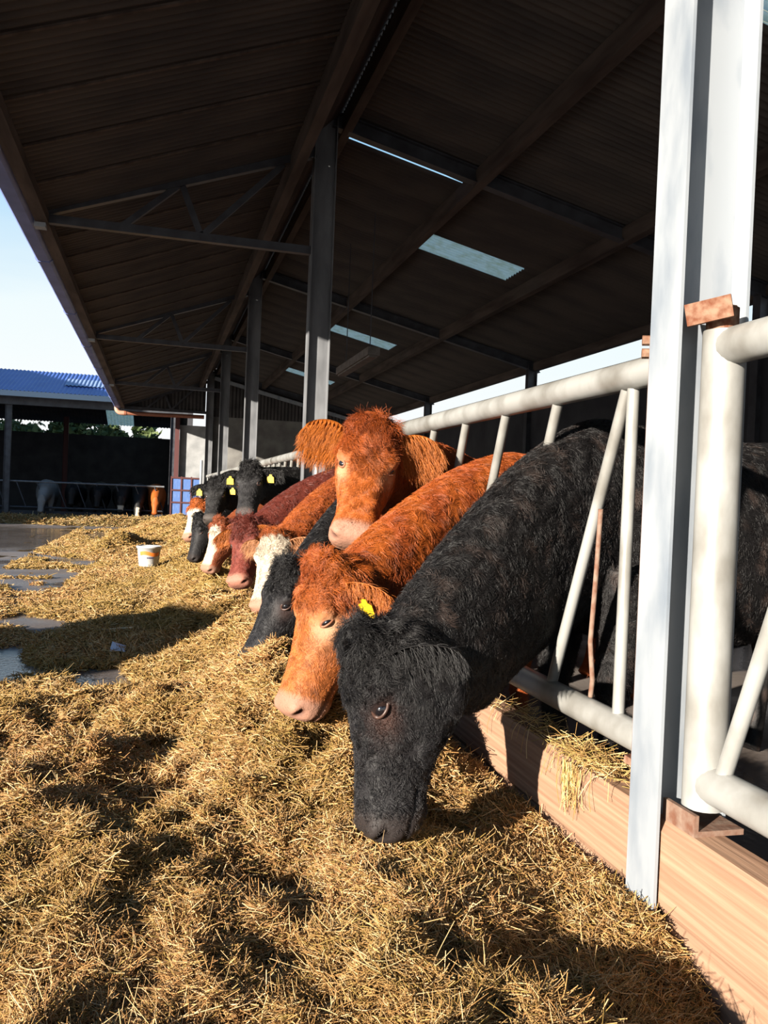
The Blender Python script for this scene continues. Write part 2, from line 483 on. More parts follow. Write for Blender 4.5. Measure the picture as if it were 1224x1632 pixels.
ordn = ['nearest', 'second', 'third', 'fourth', 'farthest']
for k, yy in enumerate(PY):
    r = MB().ibeam((1.42, yy, main_z(1.42) - .095), (6.15, yy, main_z(6.15) - .095), .14, .10, .012, (0, 0, 1)).build('rafter', M['galv_dark'])
    tag(r, 'dark steel roof rafter springing from the %s column' % ordn[k], kind='structure')
    t0 = empty('canopy_bracket', (0, yy, 0)); tag(t0, 'triangular steel lattice bracket carrying the canopy at the %s column' % ordn[k], kind='structure')
    def part(nm, p, q, wx, wz):
        o = MB().bar((p[0], 0, p[1]), (q[0], 0, q[1]), wx, wz, (0, 1, 0)).build(nm, M['galv_dark'], t0)
    part('bottom_chord', (-1.06, 3.35), (1.26, 3.33), .07, .065)
    part('top_chord', (-1.06, 3.385), (1.26, 4.20), .08, .07)
    part('web_bar', (-.365, 3.36), (.11, 3.78), .05, .05)
    part('web_bar', (.11, 3.78), (.285, 3.36), .05, .05)
    part('web_bar', (.30, 3.36), (.98, 4.06), .05, .05)
    MB().box((-1.06, -.05, 3.27), (-.97, .05, 3.37)).build('end_plate', M['galv'], t0)

# columns
labels = ['bright galvanised steel column at the right beside the pipe gate', 'tall steel column behind the red cow with raised head',
          'steel column just beyond the black cow with two yellow tags', 'narrow far steel column, fourth along the feed barrier', 'farthest steel column against the concrete end wall']
colmesh = None
cols = []
for k, yy in enumerate(PY):
    if colmesh is None:
        o = MB().ibeam((1.35, 0, -.05), (1.35, 0, 4.52), .20, .133, .009, (1, 0, 0), .007).build('steel_column', M['galv'])
        colmesh = o
    else:
        o = colmesh.copy(); COL.objects.link(o)
        if k == 1: o.data = colmesh.data.copy(); o.data.materials[0] = M['galv_old']; second = o
        else: o.data = second.data
    o.location = (0, yy, 0)
    tag(o, labels[k], kind='structure')
    cols.append(o)
# rusty hinge lugs on the nearest column
c0 = cols[0]
MB().bar((1.262, -.075, 1.632), (1.34, -.15, 1.652), .012, .055).build('hinge_lug', M['rust'], c0)
MB().bar((1.335, -.10, 1.642), (1.425, -.045, 1.655), .012, .05).build('hinge_lug', M['rust'], c0)
MB().box((1.29, -.165, .352), (1.43, -.03, .366)).build('hinge_lug', M['rustp'], c0)
MB().box((1.29, -.165, .366), (1.302, -.03, .405)).build('hinge_lug', M['rustp'], c0)
MB().box((1.255, .066, .33), (1.29, .076, 1.60)).build('rusty_angle', M['rustp'], c0)
MB().tube([(1.25, .105, 1.600), (1.30, .08, 1.60)], .014, 8).build('bolt', M['rust'], c0)
MB().tube([(1.25, .105, 1.565), (1.30, .08, 1.565)], .014, 8).build('bolt', M['rust'], c0)
MB().bar((1.26, .10, .47), (1.275, .05, .46), .03, .02).build('bolt', M['rust'], c0)

# ------------------------------------------------------------------ timber kerb
for k in range(-1, 4):
    ya = PY[0] + BAY * k + .008; yb = ya + BAY - .016
    e0 = empty('timber_kerb', (1.27, ya, 0))
    lab = {-1: 'timber sleeper kerb at the lower right in front of the pipe gate', 0: 'timber sleeper kerb under the nearest black cow with hay on top',
           1: 'timber sleeper kerb in the second bay behind the cows', 2: 'timber sleeper kerb in the third bay of the barrier', 3: 'timber sleeper kerb in the farthest bay of the barrier'}[k]
    tag(e0, lab, kind='structure')
    for z0, z1, dx in ((.125, .35, 0), (-.10, .117, .004)):
        mb = MB()
        P = [(0, .02), (.012, .0), (.118, .0), (.13, .02), (.13, z1 - z0 - .025), (.105, z1 - z0), (.022, z1 - z0), (0, z1 - z0 - .02)]
        ns = 14
        for i in range(ns + 1):
            yy = (yb - ya) * i / ns
            for px, pz in P:
                mb.v.append((dx + px + random.uniform(-.0025, .0025), yy, z0 + pz + random.uniform(-.003, .003)))
        for i in range(ns):
            for j in range(8):
                mb.f.append((i * 8 + j, (i + 1) * 8 + j, (i + 1) * 8 + (j + 1) % 8, i * 8 + (j + 1) % 8))
        mb.f += [tuple(range(7, -1, -1)), tuple(ns * 8 + j for j in range(8))]
        mb.build('plank', M['plank'], e0)

# ------------------------------------------------------------------ feed barrier panels (pipe, slanting bars)
def barrier(ya, yb, label, start=True):
    r = empty('feed_barrier', (1.35, ya, 0)); tag(r, label, 'feed barrier', 'slant bar feed barrier panels')
    L = yb - ya
    MB().tube([(0, -.066, 1.54), (0, L + .066, 1.54)], .044, 16).build('top_rail', M['galv_worn'], r, True)
    MB().tube([(0, -.066, .495), (0, L + .066, .495)], .044, 16).build('bottom_rail', M['galv_worn'], r, True)
    MB().tube([(0, .233, 1.50), (0, .238, .53)], .0185, 12).build('upright', M['galv_worn'], r, True)
    MB().tube([(0, L - .11, 1.50), (0, L - .11, .53)], .0185, 12).build('upright', M['galv_worn'], r, True)
    bm = MB().tube([(0, .268, 1.50), (0, .685, .535)], .019, 12).build('slant_bar', M['galv_worn'], r, True)
    y = .268 + .467
    while y < L - .75:
        c = bm.copy(); COL.objects.link(c); c.location = (0, y - .268, 0); y += .467
    return r
for k, lab in enumerate(['pipe feed barrier panel with the nearest black cow reaching through', 'pipe feed barrier panel beyond the second column',
                         'pipe feed barrier panel beyond the third column', 'pipe feed barrier panel in the farthest bay']):
    r = barrier(PY[k] + .075, PY[k] + BAY - .075, lab)
    if k == 0:
        MB().tube([(-.012, .375, 1.14), (-.008, .392, .95), (-.014, .40, .72), (-.004, .395, .60), (.0, .41, .545)], .0085, 8).build('tie_rod', M['rustp'], r, True)
# hinged panel nearest the camera, with a thick end post
r = empty('pipe_gate', (1.365, 1.9, 0)); tag(r, 'thick galvanised pipe gate panel at the right edge, hung on the column', 'gate')
MB().tube([(0, 0, .40), (0, 0, 1.60)], .053, 20).build('hinge_post', M['galv_worn'], r, True)
MB().tube([(0, .012, 1.595), (0, .012, 1.66)], .04, 16).build('post_cap', M['rust'], r, True)
MB().tube([(0, -.03, 1.56), (0, -5.4, 1.56)], .047, 18).build('top_rail', M['galv_worn'], r, True)
MB().tube([(0, -.03, .465), (0, -5.4, .465)], .047, 18).build('bottom_rail', M['galv_worn'], r, True)
for j in range(10):
    MB().tube([(0, -.46 - .465 * j, 1.53), (0, -.075 - .465 * j, .50)], .021, 12).build('slant_bar', M['galv_worn'], r, True)
MB().tube([(0, -5.4, .42), (0, -5.4, 1.6)], .045, 14).build('end_post', M['galv_worn'], r, True)

# ------------------------------------------------------------------ back wall and end wall
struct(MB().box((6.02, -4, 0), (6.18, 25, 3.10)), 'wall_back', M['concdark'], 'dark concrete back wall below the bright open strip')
for k, yy in enumerate(PY):
    struct(MB().ibeam((6.0, yy, -.05), (6.0, yy, 3.5), .16, .12, .01, (1, 0, 0)), 'back_column', M['galv_dark'], 'back wall steel column in line with the %s front column' % ordn[k])
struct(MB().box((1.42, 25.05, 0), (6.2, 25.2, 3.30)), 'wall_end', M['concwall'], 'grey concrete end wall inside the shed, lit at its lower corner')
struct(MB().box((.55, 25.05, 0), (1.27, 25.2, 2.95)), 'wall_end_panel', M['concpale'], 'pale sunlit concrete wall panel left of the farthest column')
V = []; F = []
def clad(x0, x1, zb, ztf, yy=25.02):
    xs = np.arange(x0, x1, .02); b0 = len(V)
    for x in xs:
        dy = .014 * math.cos(2 * math.pi * x / .1)
        V.append((x, yy + dy, zb)); V.append((x, yy + dy, ztf(x)))
    for i in range(len(xs) - 1):
        k = b0 + 2 * i; F.append((k, k + 2, k + 3, k + 1))
clad(-1.05, 1.25, 3.30, lambda x: canopy_z(x) - .02)
clad(1.45, 6.2, 3.24, lambda x: main_z(x) - .16)
cl = mesh('wall_end_cladding', V, F, M['clad'], smooth=True); tag(cl, 'dark corrugated cladding above the concrete end wall', kind='structure')
struct(MB().bar((1.45, 24.9, main_z(1.45) - .3), (6.1, 24.9, main_z(6.1) - .3), .06, .1), 'trim_1', M['galv'], 'pale steel rail sloping across the end wall cladding')
struct(MB().box((.42, 24.9, 0), (.54, 25.04, 3.2)), 'trim_2', M['oxide'], 'narrow red brown post left of the pale concrete panel')

# brown drain pipe
r = empty('drain_pipe', (-1.16, 24.6, 0)); tag(r, 'brown plastic drain pipe running level from the canopy gutter', 'drain pipe')
pts = [(0, .2, 3.36), (0, .2, 3.30)] + [(.14 - .14 * math.cos(a), .2, 3.29 - .12 * math.sin(a)) for a in np.linspace(.1, 1.57, 7)] + [(.22, .2, 3.17)]
MB().tube(pts, .062, 14).build('elbow', mat('tan_plastic_elbow', (.36, .20, .14), .4, .4), r, True)
MB().tube([(.2, .2, 3.17), (2.35, .2, 3.19)], .055, 14).build('pipe', M['brownpipe'], r, True)
MB().tube([(.2, .2, 3.17), (.26, .2, 3.17)], .066, 14).build('collar', M['brownpipe'], r, True)

# yard gate at the far end
r = empty('yard_gate', (.36, 24.6, 0)); tag(r, 'red framed yard gate with blue sheet panels at the far end', 'gate')
xs = [0, .27, .54, .81]; zs = [.14, .42, .78, 1.12, 1.46]
for x in xs: MB().box((x - .02, -.02, .0), (x + .02, .02, 1.5)).build('upright', M['oxide'], r)
for z in zs: MB().box((-.02, -.024, z - .022), (.83, .024, z + .022)).build('rail', M['oxide'], r)
for i in range(3):
    for j in range(4):
        MB().box((xs[i] + .02, .004, zs[j] + .02), (xs[i + 1] - .02, .010, zs[j + 1] - .02)).build('panel', M['bluegate'], r)
o = MB().tube([(1.12, 23.9, 0), (1.12, 23.9, 1.95)], .035, 10).build('gate_post', M['galv'], smooth=True); tag(o, 'slim pale gate post in front of the concrete panel', 'post')

# hanging light fitting
r = empty('hanging_light', (2.3, 10.4, 2.79)); tag(r, 'dusty strip light fitting hanging on two chains from the roof', 'light')
MB().box((-.07, -.9, -.045), (.07, .9, .045)).build('housing', M['fitting'], r)
MB().box((-.05, -.87, -.065), (.05, .87, -.045)).build('diffuser', M['fitting'], r)
for yy in (-.7, .6):
    MB().tube([(0, yy, .045), (0, yy, main_z(2.3) - 2.79 - .01)], .006, 6).build('chain', M['galv_dark'], r)

# ------------------------------------------------------------------ far shed across the yard
def corr(x0, x1, y0, z0, y1, z1, m, name, parent, pitch=.12, amp=.014):
    xs = np.arange(x0, x1 + .001, pitch / 6); V = []; F = []
    for x in xs:
        dz = amp * math.cos(2 * math.pi * x / pitch)
        V += [(x, y0, z0 + dz), (x, y1, z1 + dz)]
    for i in range(len(xs) - 1):
        F.append((2 * i, 2 * i + 2, 2 * i + 3, 2 * i + 1))
    return mesh(name, V, F, m, parent, smooth=True)
r = empty('roof_far_shed', (0, 0, 0)); tag(r, 'blue corrugated roof of the shed across the yard', kind='structure')
x = -9.0
while x < 1.0:
    corr(x, x + 1.0, 27.9, 3.90, 31.2, 4.92, M['blueroof'], 'roof_sheet', r)
    if abs(x + 2.0) < .01:
        corr(x, x + 1.0, 31.1, 4.85, 36.3, 3.6, M['skylight'], 'roof_light', r)
    else:
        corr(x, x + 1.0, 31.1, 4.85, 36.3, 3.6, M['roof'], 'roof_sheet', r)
    x += 1.0
corr(-2.95, -1.0, 29.0, 4.275, 30.1, 4.615, M['bluepatch'], 'patch_sheet', r)
struct(MB().box((-9, 27.72, 3.72), (1.0, 27.9, 3.88)), 'trim_3', M['whitegut'], 'pale gutter along the blue roofed shed')
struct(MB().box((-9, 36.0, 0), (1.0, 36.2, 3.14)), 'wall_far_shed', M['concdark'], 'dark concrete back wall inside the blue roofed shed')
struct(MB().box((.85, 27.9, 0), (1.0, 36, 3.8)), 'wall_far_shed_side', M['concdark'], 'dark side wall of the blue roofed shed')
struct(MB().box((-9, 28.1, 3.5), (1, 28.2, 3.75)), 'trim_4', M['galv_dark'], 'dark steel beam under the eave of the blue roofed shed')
for k, xx in enumerate((-8.6, -4.42, .42)):
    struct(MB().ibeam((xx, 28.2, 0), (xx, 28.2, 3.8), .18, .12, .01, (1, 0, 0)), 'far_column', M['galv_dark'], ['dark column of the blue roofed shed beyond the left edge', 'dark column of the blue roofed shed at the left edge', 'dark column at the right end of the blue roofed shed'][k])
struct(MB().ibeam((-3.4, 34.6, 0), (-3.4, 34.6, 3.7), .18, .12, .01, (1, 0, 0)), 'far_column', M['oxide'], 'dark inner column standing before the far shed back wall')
r = empty('feed_barrier', (-9, 28.3, 0)); tag(r, 'thin pipe feed barrier in the shade under the blue roof', 'feed barrier')
MB().tube([(0, 0, 1.2), (9.2, 0, 1.2)], .03, 8).build('top_rail', M['galv_old'], r, True)
MB().tube([(0, 0, .42), (9.2, 0, .42)], .03, 8).build('bottom_rail', M['galv_dark'], r, True)
for j in range(16):
    MB().tube([(.2 + .58 * j, 0, 1.19), (.5 + .58 * j, 0, .42)], .02, 6).build('slant_bar', M['galv_dark'], r, True)
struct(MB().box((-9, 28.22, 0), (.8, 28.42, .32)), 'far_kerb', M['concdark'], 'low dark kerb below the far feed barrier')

# trees behind the far shed
def tree(x, y, h, rad, label):
    r = empty('tree', (x, y, 0)); tag(r, label, 'tree', 'trees behind the blue roofed shed')
    MB().tube([(0, 0, 0), (.1, 0, h * .4), (0, .1, h * .7)], [.16, .12, .05], 8).build('trunk', M['bark'], r, True)
    n = 2600
    d = RNG.normal(size=(n, 3)); d /= np.linalg.norm(d, axis=1)[:, None]
    lump = 1 + .3 * snoise3(d, 1.2, int(x * 10) & 255)[:, 0]
    P = d * (RNG.uniform(.35, 1, n) ** .5 * lump)[:, None] * np.array([rad, rad, h * .36]) + np.array([0, 0, h * .64])
    A = RNG.normal(size=(n, 3)) * .11; B = RNG.normal(size=(n, 3)) * .11
    V = np.stack([P - A, P + B, P + A, P - B], 1).reshape(-1, 3)
    F = np.arange(4 * n).reshape(n, 4)
    c = mesh('crown', V, F, M['leaf'], r); c['kind'] = 'stuff'
tree(-7.0, 46, 4.3, 1.15, 'green tree seen at the left end of the gap above the far wall')
tree(-4.1, 47, 4.5, 1.15, 'green tree seen in the middle of the gap above the far wall')
tree(-.9, 48, 4.2, 1.15, 'green tree seen at the right end of the gap above the far wall')

tree(-5.5, 51, 4.6, 1.0, 'slim tree between the left and middle trees above the far wall')
tree(-2.5, 51, 4.6, 1.0, 'slim tree between the middle and right trees above the far wall')
# unseen neighbouring shed shades the far yard; bales added to shade the hay
r = empty('wall_neighbour_shed', (-19, 32, 0)); tag(r, 'grey neighbouring shed to the left of the yard', kind='structure')
MB().box((-6.5, -12.6, 0), (6.5, 14, 7.2)).build('wall', M['concwall'], r)
MB().add([(-6.8, -12.8, 7.2), (6.8, -12.8, 7.2), (6.8, 14.2, 7.2), (-6.8, 14.2, 7.2), (0, -12.8, 9.0), (0, 14.2, 9.0)], [(0, 1, 4), (3, 5, 2), (1, 2, 5, 4), (0, 4, 5, 3), (0, 3, 2, 1)]).build('roof', M['clad'], r)
def bale(x, y, z, ang, label):
    mb = MB(); R = .66; L = 1.75
    prof = [(0, .0), (R * .9, 0), (R * .985, .05), (R, .12), (R, L - .12), (R * .985, L - .05), (R * .9, L), (0, L)]
    pts = []; n = 28
    for rr_, h in prof:
        for k in range(n):
            a = 2 * math.pi * k / n
            pts.append((h - L / 2, rr_ * math.cos(a) * (1 + .01 * math.sin(5 * a)), rr_ * math.sin(a) + R))
    F = [(i * n + k, i * n + (k + 1) % n, (i + 1) * n + (k + 1) % n, (i + 1) * n + k) for i in range(len(prof) - 1) for k in range(n)]
    o = mesh('shade_bale', pts, F, M['black_wrap'], smooth=True)
    o.location = (x, y, z); o.rotation_euler = (0, 0, ang)
    tag(o, label, 'bale', 'bales added out of view to shade the hay')
bx0, by0 = -7.5, 1.45
for dx, z, lab in ((-.67, 0, 'unseen black bale added to cast shade, back of the small stack'), (.67, 0, 'unseen black bale added to cast shade, front of the small stack'), (0, 1.145, 'unseen black bale added to cast shade, top of the small stack')):
    bale(bx0 + .81 * dx, by0 + .585 * dx, z, math.atan2(.81, -.585), lab)
# ------------------------------------------------------------------ hay: height field with matted straw on it
def hay_h(x, y):
    lump = fbm(x * 3.1 + 5, y * 2.6 + 3, 3, 3) - .44
    fine = fbm(x * 11, y * 9, 9, 3) - .44
    big = fbm(x * 1.25 + 9, y * .95 + 1, 21, 2) - .37
    near = sstep(5.1, 3.9, y)
    wind = (.05 + .23 * sstep(2.6, 3.2, y)) * np.exp(-((x - .55 - .12 * sstep(2.6, 3.4, y)) / .46) ** 2)                       # windrow along the kerb
    left = (.105 + .03 * sstep(2.4, 3.2, y)) * near * (1 - sstep(.6, 1.1, x) * .2)
    thin = .035 * sstep(-1.0, -.35, x + .5 * (fbm(x * .9, y * .6, 31, 3) - .45)) * (1 - near)
    p1 = .34 * np.exp(-(((x + .62) / .42) ** 2 + ((y - 15.3) / .65) ** 2))
    p2 = .36 * np.exp(-(((x - .15) / .6) ** 2)) * sstep(14.5, 17, y)
    p3 = .20 * np.exp(-(((x + .25) / .5) ** 2 + ((y - 18) / .9) ** 2))
    h = np.maximum(wind + left, thin) + p1 + p2 * .7 + p3
    # falls away towards the kerb
    edge = sstep(.85, 1.27, x)
    h = h * (1 - edge) + edge * (.10 - .11 * sstep(1.95, 1.6, y))
    # hollows where the animals have been eating
    amt = np.clip(h / .16, 0, 1)
    calm = 1 - .6 * sstep(.25, .75, x) * sstep(3.0, 2.5, y)
    h = h + amt * calm * (.22 * big * (1 - edge) * sstep(8, 3, y) + (.32 * lump + .13 * fine) * (1 - .6 * edge) * (.55 + .45 * sstep(12, 5, y)))
    pit = sstep(.52, .66, fbm(x * 2.9 + 2, y * 2.3 + 7, 55, 3))
    pit2 = sstep(.56, .68, fbm(x * 6.5 + 1, y * 5.5 + 2, 63, 2))
    h = h - amt * (1 - edge) * (.085 * pit + .045 * pit2) * (.4 + .6 * sstep(9, 4, y))
    thin_m = (1 - amt)
    h = h + thin_m * (.10 * (fbm(x * 2.3, y * 1.6, 41, 4) - .47))
    for cx, cy, dp, rr_ in HOLES:
        h = h - dp * np.exp(-(((x - cx) / rr_) ** 2 + ((y - cy) / rr_) ** 2))
    return h
HOLES = [(.10, 3.75, .16, .2), (-.35, 3.9, .17, .22), (-.62, 3.55, .1, .2), (.35, 2.35, .08, .12), (.5, 4.45, .08, .2), (.55, 6.6, .12, .3)]

xs = np.concatenate([np.arange(-2.6, 1.262, .024), [1.266]])
ys = [0.5]
while ys[-1] < 24.4: ys.append(ys[-1] + .018 + .0045 * max(ys[-1] - 1.5, 0))
ys = np.array(ys)
GX, GY = np.meshgrid(xs, ys, indexing='ij')
GZ = hay_h(GX, GY) - .012
nx_, ny_ = GX.shape
V = np.stack([GX, GY, GZ], -1).reshape(-1, 3)
idx = np.arange(nx_ * ny_).reshape(nx_, ny_)
F = np.stack([idx[:-1, :-1], idx[1:, :-1], idx[1:, 1:], idx[:-1, 1:]], -1).reshape(-1, 4)
keep = (V[F][:, :, 2] > -.02).any(1)
F = F[keep]
usedv = np.unique(F); rem = -np.ones(len(V), int); rem[usedv] = np.arange(len(usedv))
hay = mesh('hay', V[usedv], rem[F], M['hayground'], smooth=True)
tag(hay, 'loose brown and golden hay spread along the feed passage', 'hay', kind='stuff')

PAL = np.array([(.35, .225, .085), (.28, .160, .056), (.21, .115, .040), (.42, .295, .135), (.17, .118, .030), (.50, .375, .20), (.12, .066, .024), (.22, .16, .045)])
PW = np.array([.22, .2, .14, .14, .1, .07, .06, .07])


def straw_field(n, x, y, lmin, lmax, rad, lift=.35, pale=0.0, z0=0.0, npt=4):
    z = hay_h(x, y)
    ok = z > .004
    x, y, z = x[ok], y[ok], z[ok]; n = len(x)
    D = np.hypot(x, y)
    # clumps: each patch of hay has its own lie
    ca = np.stack([x, y, np.zeros(n)], 1)
    nv = snoise3(ca, .28, 5)
    ang = np.arctan2(nv[:, 0], nv[:, 1]) + RNG.normal(0, .75, n)
    pitch = RNG.normal(.05, lift, n) + .18 * nv[:, 2]
    L = RNG.uniform(lmin, lmax, n) * (1 + .5 * RNG.random(n) ** 3)
    d = np.stack([np.cos(ang) * np.cos(pitch), np.sin(ang) * np.cos(pitch), np.sin(pitch)], 1)
    bend = RNG.normal(0, .75, (n, 3)); bend[:, 2] -= .2
    P0 = np.stack([x, y, z + z0 + RNG.uniform(-.012, .026, n) * (.7 + .3 * lift / .35)], 1)
    ts = np.linspace(-.5, .5, npt)
    PT = np.stack([P0 + d * (L * t)[:, None] + bend * (L * (t * t))[:, None] for t in ts], 1)
    # bring the straw up to lie on the surface rather than under it
    mid = hay_h(PT[:, :, 0].reshape(-1), PT[:, :, 1].reshape(-1)).reshape(n, npt)
    PT[:, :, 2] = np.maximum(PT[:, :, 2], np.maximum(mid, 0) - .008)
    PT[:, :, 0] = np.minimum(PT[:, :, 0], 1.262)
    r = rad * RNG.uniform(.55, 1.3, n) * (np.maximum(D, 1.2) / 2.4) ** .8
    RAD = np.repeat(r[:, None], npt, 1); RAD[:, -1] *= .5
    ci = RNG.choice(len(PAL), n, p=PW)
    C = PAL[ci] * np.array([1.06, .95, .97]) * RNG.uniform(.68, 1.22, n)[:, None]
    tone = fbm(x * 2.2, y * 1.8, 77, 3)[:, None]
    far = sstep(3.0, 5.5, y)[:, None] * .35
    green = np.array([.205, .140, .032])
    C = C * (1 - np.clip((tone - .42) * 1.4 + far, 0, .6)) + green * np.clip((tone - .42) * 1.4 + far, 0, .6)
    C = C * (1 - pale) + np.array([.46, .345, .19]) * pale
    return PT, RAD, C


def samp(n):
    # denser towards the viewer's end of the passage
    y = .9 + (24.4 - .9) * RNG.random(n) ** 2.6
    half = np.minimum(2.6, .55 + .30 * y)
    x = np.minimum(1.26, .55 + .18 * y * 0 + RNG.uniform(-1, 1, n) * half + .1)
    x = np.where(x >= 1.255, RNG.uniform(-.4, 1.25, n), x)
    return x, y
X1, Y1 = samp(620000)
PT, RA, CO = straw_field(len(X1), X1, Y1, .022, .068, .00108)
s1 = strands('straw', PT, RA, CO, M['straw'], hay); s1['kind'] = 'stuff'
X1, Y1 = samp(12000)
PT, RA, CO = straw_field(len(X1), X1, Y1, .06, .12, .0011, lift=.32, pale=.5, z0=.008)
s2 = strands('long_stalks', PT, RA, CO, M['straw'], hay); s2['kind'] = 'stuff'

# heap of hay in front of the far feed barrier
def heap(x0, x1, y0, y1, h, name, label):
    xs = np.linspace(x0, x1, 60); ys = np.linspace(y0, y1, 14)
    A, B = np.meshgrid(xs, ys, indexing='ij')
    t = (B - y0) / (y1 - y0)
    Z = h * np.sin(np.pi * t) * (.5 + fbm(A * 1.1, B * 1.3, 5, 3)) - .01
    V = np.stack([A, B, Z], -1).reshape(-1, 3)
    ix = np.arange(A.size).reshape(A.shape)
    F = np.stack([ix[:-1, :-1], ix[1:, :-1], ix[1:, 1:], ix[:-1, 1:]], -1).reshape(-1, 4)
    o = mesh(name, V, F, M['hayground'], smooth=True); tag(o, label, 'hay', kind='stuff')
    n = 9000
    x = RNG.uniform(x0, x1, n); y = RNG.uniform(y0, y1, n); t = (y - y0) / (y1 - y0)
    z = h * np.sin(np.pi * t) * (.5 + fbm(x * 1.1, y * 1.3, 5, 3))
    P0 = np.stack([x, y, z], 1); d = RNG.normal(size=(n, 3)) * np.array([.1, .1, .05])
    PT = np.stack([P0 - d, P0, P0 + d], 1); PT[:, :, 2] = np.maximum(PT[:, :, 2], .005)
    s = strands('straw', PT, np.full((n, 3), .007), PAL[RNG.choice(len(PAL), n, p=PW)] * .8, M['straw'], o); s['kind'] = 'stuff'
heap(-8, .7, 25.9, 28.15, .22, 'hay', 'low ridge of hay in the shade before the far feed barrier')

# wisps of hay lying over the kerb
def wisp(cx, cy, n, name, label, spread=.16, droop=True):
    y = RNG.normal(cy, spread * .6, n); x = RNG.uniform(1.275, 1.40, n)
    a = RNG.normal(0, .9, n) + np.where(RNG.random(n) < .5, np.pi, 0)
    L = RNG.uniform(.04, .11, n)
    d = np.stack([np.cos(a) * .6, np.sin(a), RNG.normal(.08, .22, n)], 1)
    P0 = np.stack([x, y, .352 + RNG.random(n) * .03], 1)
    PT = np.stack([P0 + d * (L * t)[:, None] for t in (0, .35, .7, 1)], 1)
    over = np.clip(1.268 - PT[:, :, 0], 0, 1)
    PT[:, :, 2] = np.maximum(PT[:, :, 2], .353 - over * 9)
    PT[:, :, 2] -= over * 2.5
    PT[:, :, 0] = np.maximum(PT[:, :, 0], 1.245)
    RA = np.full((n, 4), .0009)
    return strands(name, PT, RA, PAL[RNG.choice(len(PAL), n, p=PW)] * 1.1, M['straw'])
o = wisp(1.3, 2.42, 560, 'hay_wisp', ''); tag(o, 'tuft of dry hay lying on the sleeper kerb beside the column', 'hay', kind='stuff')
o = wisp(1.3, 2.85, 250, 'hay_wisp', '', .3); tag(o, 'thin hay stems on the sleeper kerb under the black cow', 'hay', kind='stuff')
# hanging stems
n = 60
y = RNG.normal(2.40, .03, n); P0 = np.stack([np.full(n, 1.258) - RNG.random(n) * .012, y, np.full(n, .36)], 1)
PT = np.stack([P0 + np.stack([np.zeros(n), RNG.normal(0, .02, n) * t, -RNG.uniform(.05, .17, n) * t], 1) for t in (0, .33, .66, 1)], 1)
o = strands('hay_wisp', PT, np.full((n, 4), .0009), PAL[RNG.choice(len(PAL), n, p=PW)] * 1.1, M['straw']); tag(o, 'stems of hay hanging down the front of the kerb', 'hay', kind='stuff')

# litter and bucket
o = MB().tube([(-.40, 6.85, .06), (-.15, 6.88, .075)], .008, 6).build('stick', M['stick']); tag(o, 'pale stick lying on the shaded ground', 'stick')
o = MB().add([(-.27, 5.97, .06), (-.17, 5.95, .06), (-.17, 6.08, .075), (-.26, 6.1, .1), (-.27, 5.97, .064), (-.17, 5.95, .064), (-.17, 6.08, .079), (-.26, 6.1, .104)], [(0, 1, 2, 3), (7, 6, 5, 4), (0, 4, 5, 1), (1, 5, 6, 2), (2, 6, 7, 3), (3, 7, 4, 0)]).build('plastic_scrap', M['scrap'])
tag(o, 'small pale scrap of plastic on the shaded ground', 'litter')
bx, by = -.085, 12.3
bz = float(max(hay_h(np.array([bx]), np.array([by]))[0], 0)) - .01
r = empty('bucket', (bx, by, bz)); tag(r, 'white plastic bucket with orange print standing in the hay', 'bucket')
n = 32
mb = MB(); prof = [(.0, .0), (.118, .0), (.125, .01), (.158, .285), (.168, .285), (.168, .31), (.160, .315), (.152, .305), (.118, .02), (.0, .015)]
V = [(rr_ * math.cos(2 * math.pi * k / n), rr_ * math.sin(2 * math.pi * k / n), h) for rr_, h in prof for k in range(n)]
mb.add(V, [(i * n + k, i * n + (k + 1) % n, (i + 1) * n + (k + 1) % n, (i + 1) * n + k) for i in range(len(prof) - 1) for k in range(n)]).build('tub', M['white'], r, True)
def band(a0, a1, za, zb, m, name, amp=0):
    k = 14; V = []
    for i in range(k):
        a = a0 + (a1 - a0) * i / (k - 1); 
        for z in (za + amp * math.sin(i * .5), zb + amp * math.sin(i * .5)):
            rr_ = .125 + (.158 - .125) * z / .285 + .0025
            V.append((rr_ * math.cos(a), rr_ * math.sin(a), z))
    mesh(name, V, [(2 * i, 2 * i + 2, 2 * i + 3, 2 * i + 1) for i in range(k - 1)], m, r)
band(-2.4, -.5, .185, .235, M['orange_print'], 'print_band', .012)
for j in range(5): band(-1.75 + .14 * j, -1.66 + .14 * j, .145, .165, M['navy_print'], 'print_mark')
MB().tube([(.17 * math.cos(a), .17 * math.sin(a) , .30 - .10 * math.sin(a + 0)) for a in np.linspace(.0, 3.14, 14)], .003, 6).build('handle', M['galv'], r, True)

# ------------------------------------------------------------------ cattle
def catmull(C, n):
    C = np.asarray(C, float); k = len(C)
    t = np.linspace(0, k - 1, n); i = np.clip(t.astype(int), 0, k - 2); f = (t - i)[:, None]
    P = lambda j: C[np.clip(j, 0, k - 1)]
    p0, p1, p2, p3 = P(i - 1), P(i), P(i + 1), P(i + 2)
    return .5 * (2 * p1 + (p2 - p0) * f + (2 * p0 - 5 * p1 + 4 * p2 - p3) * f ** 2 + (3 * p1 - p0 - 3 * p2 + p3) * f ** 3)


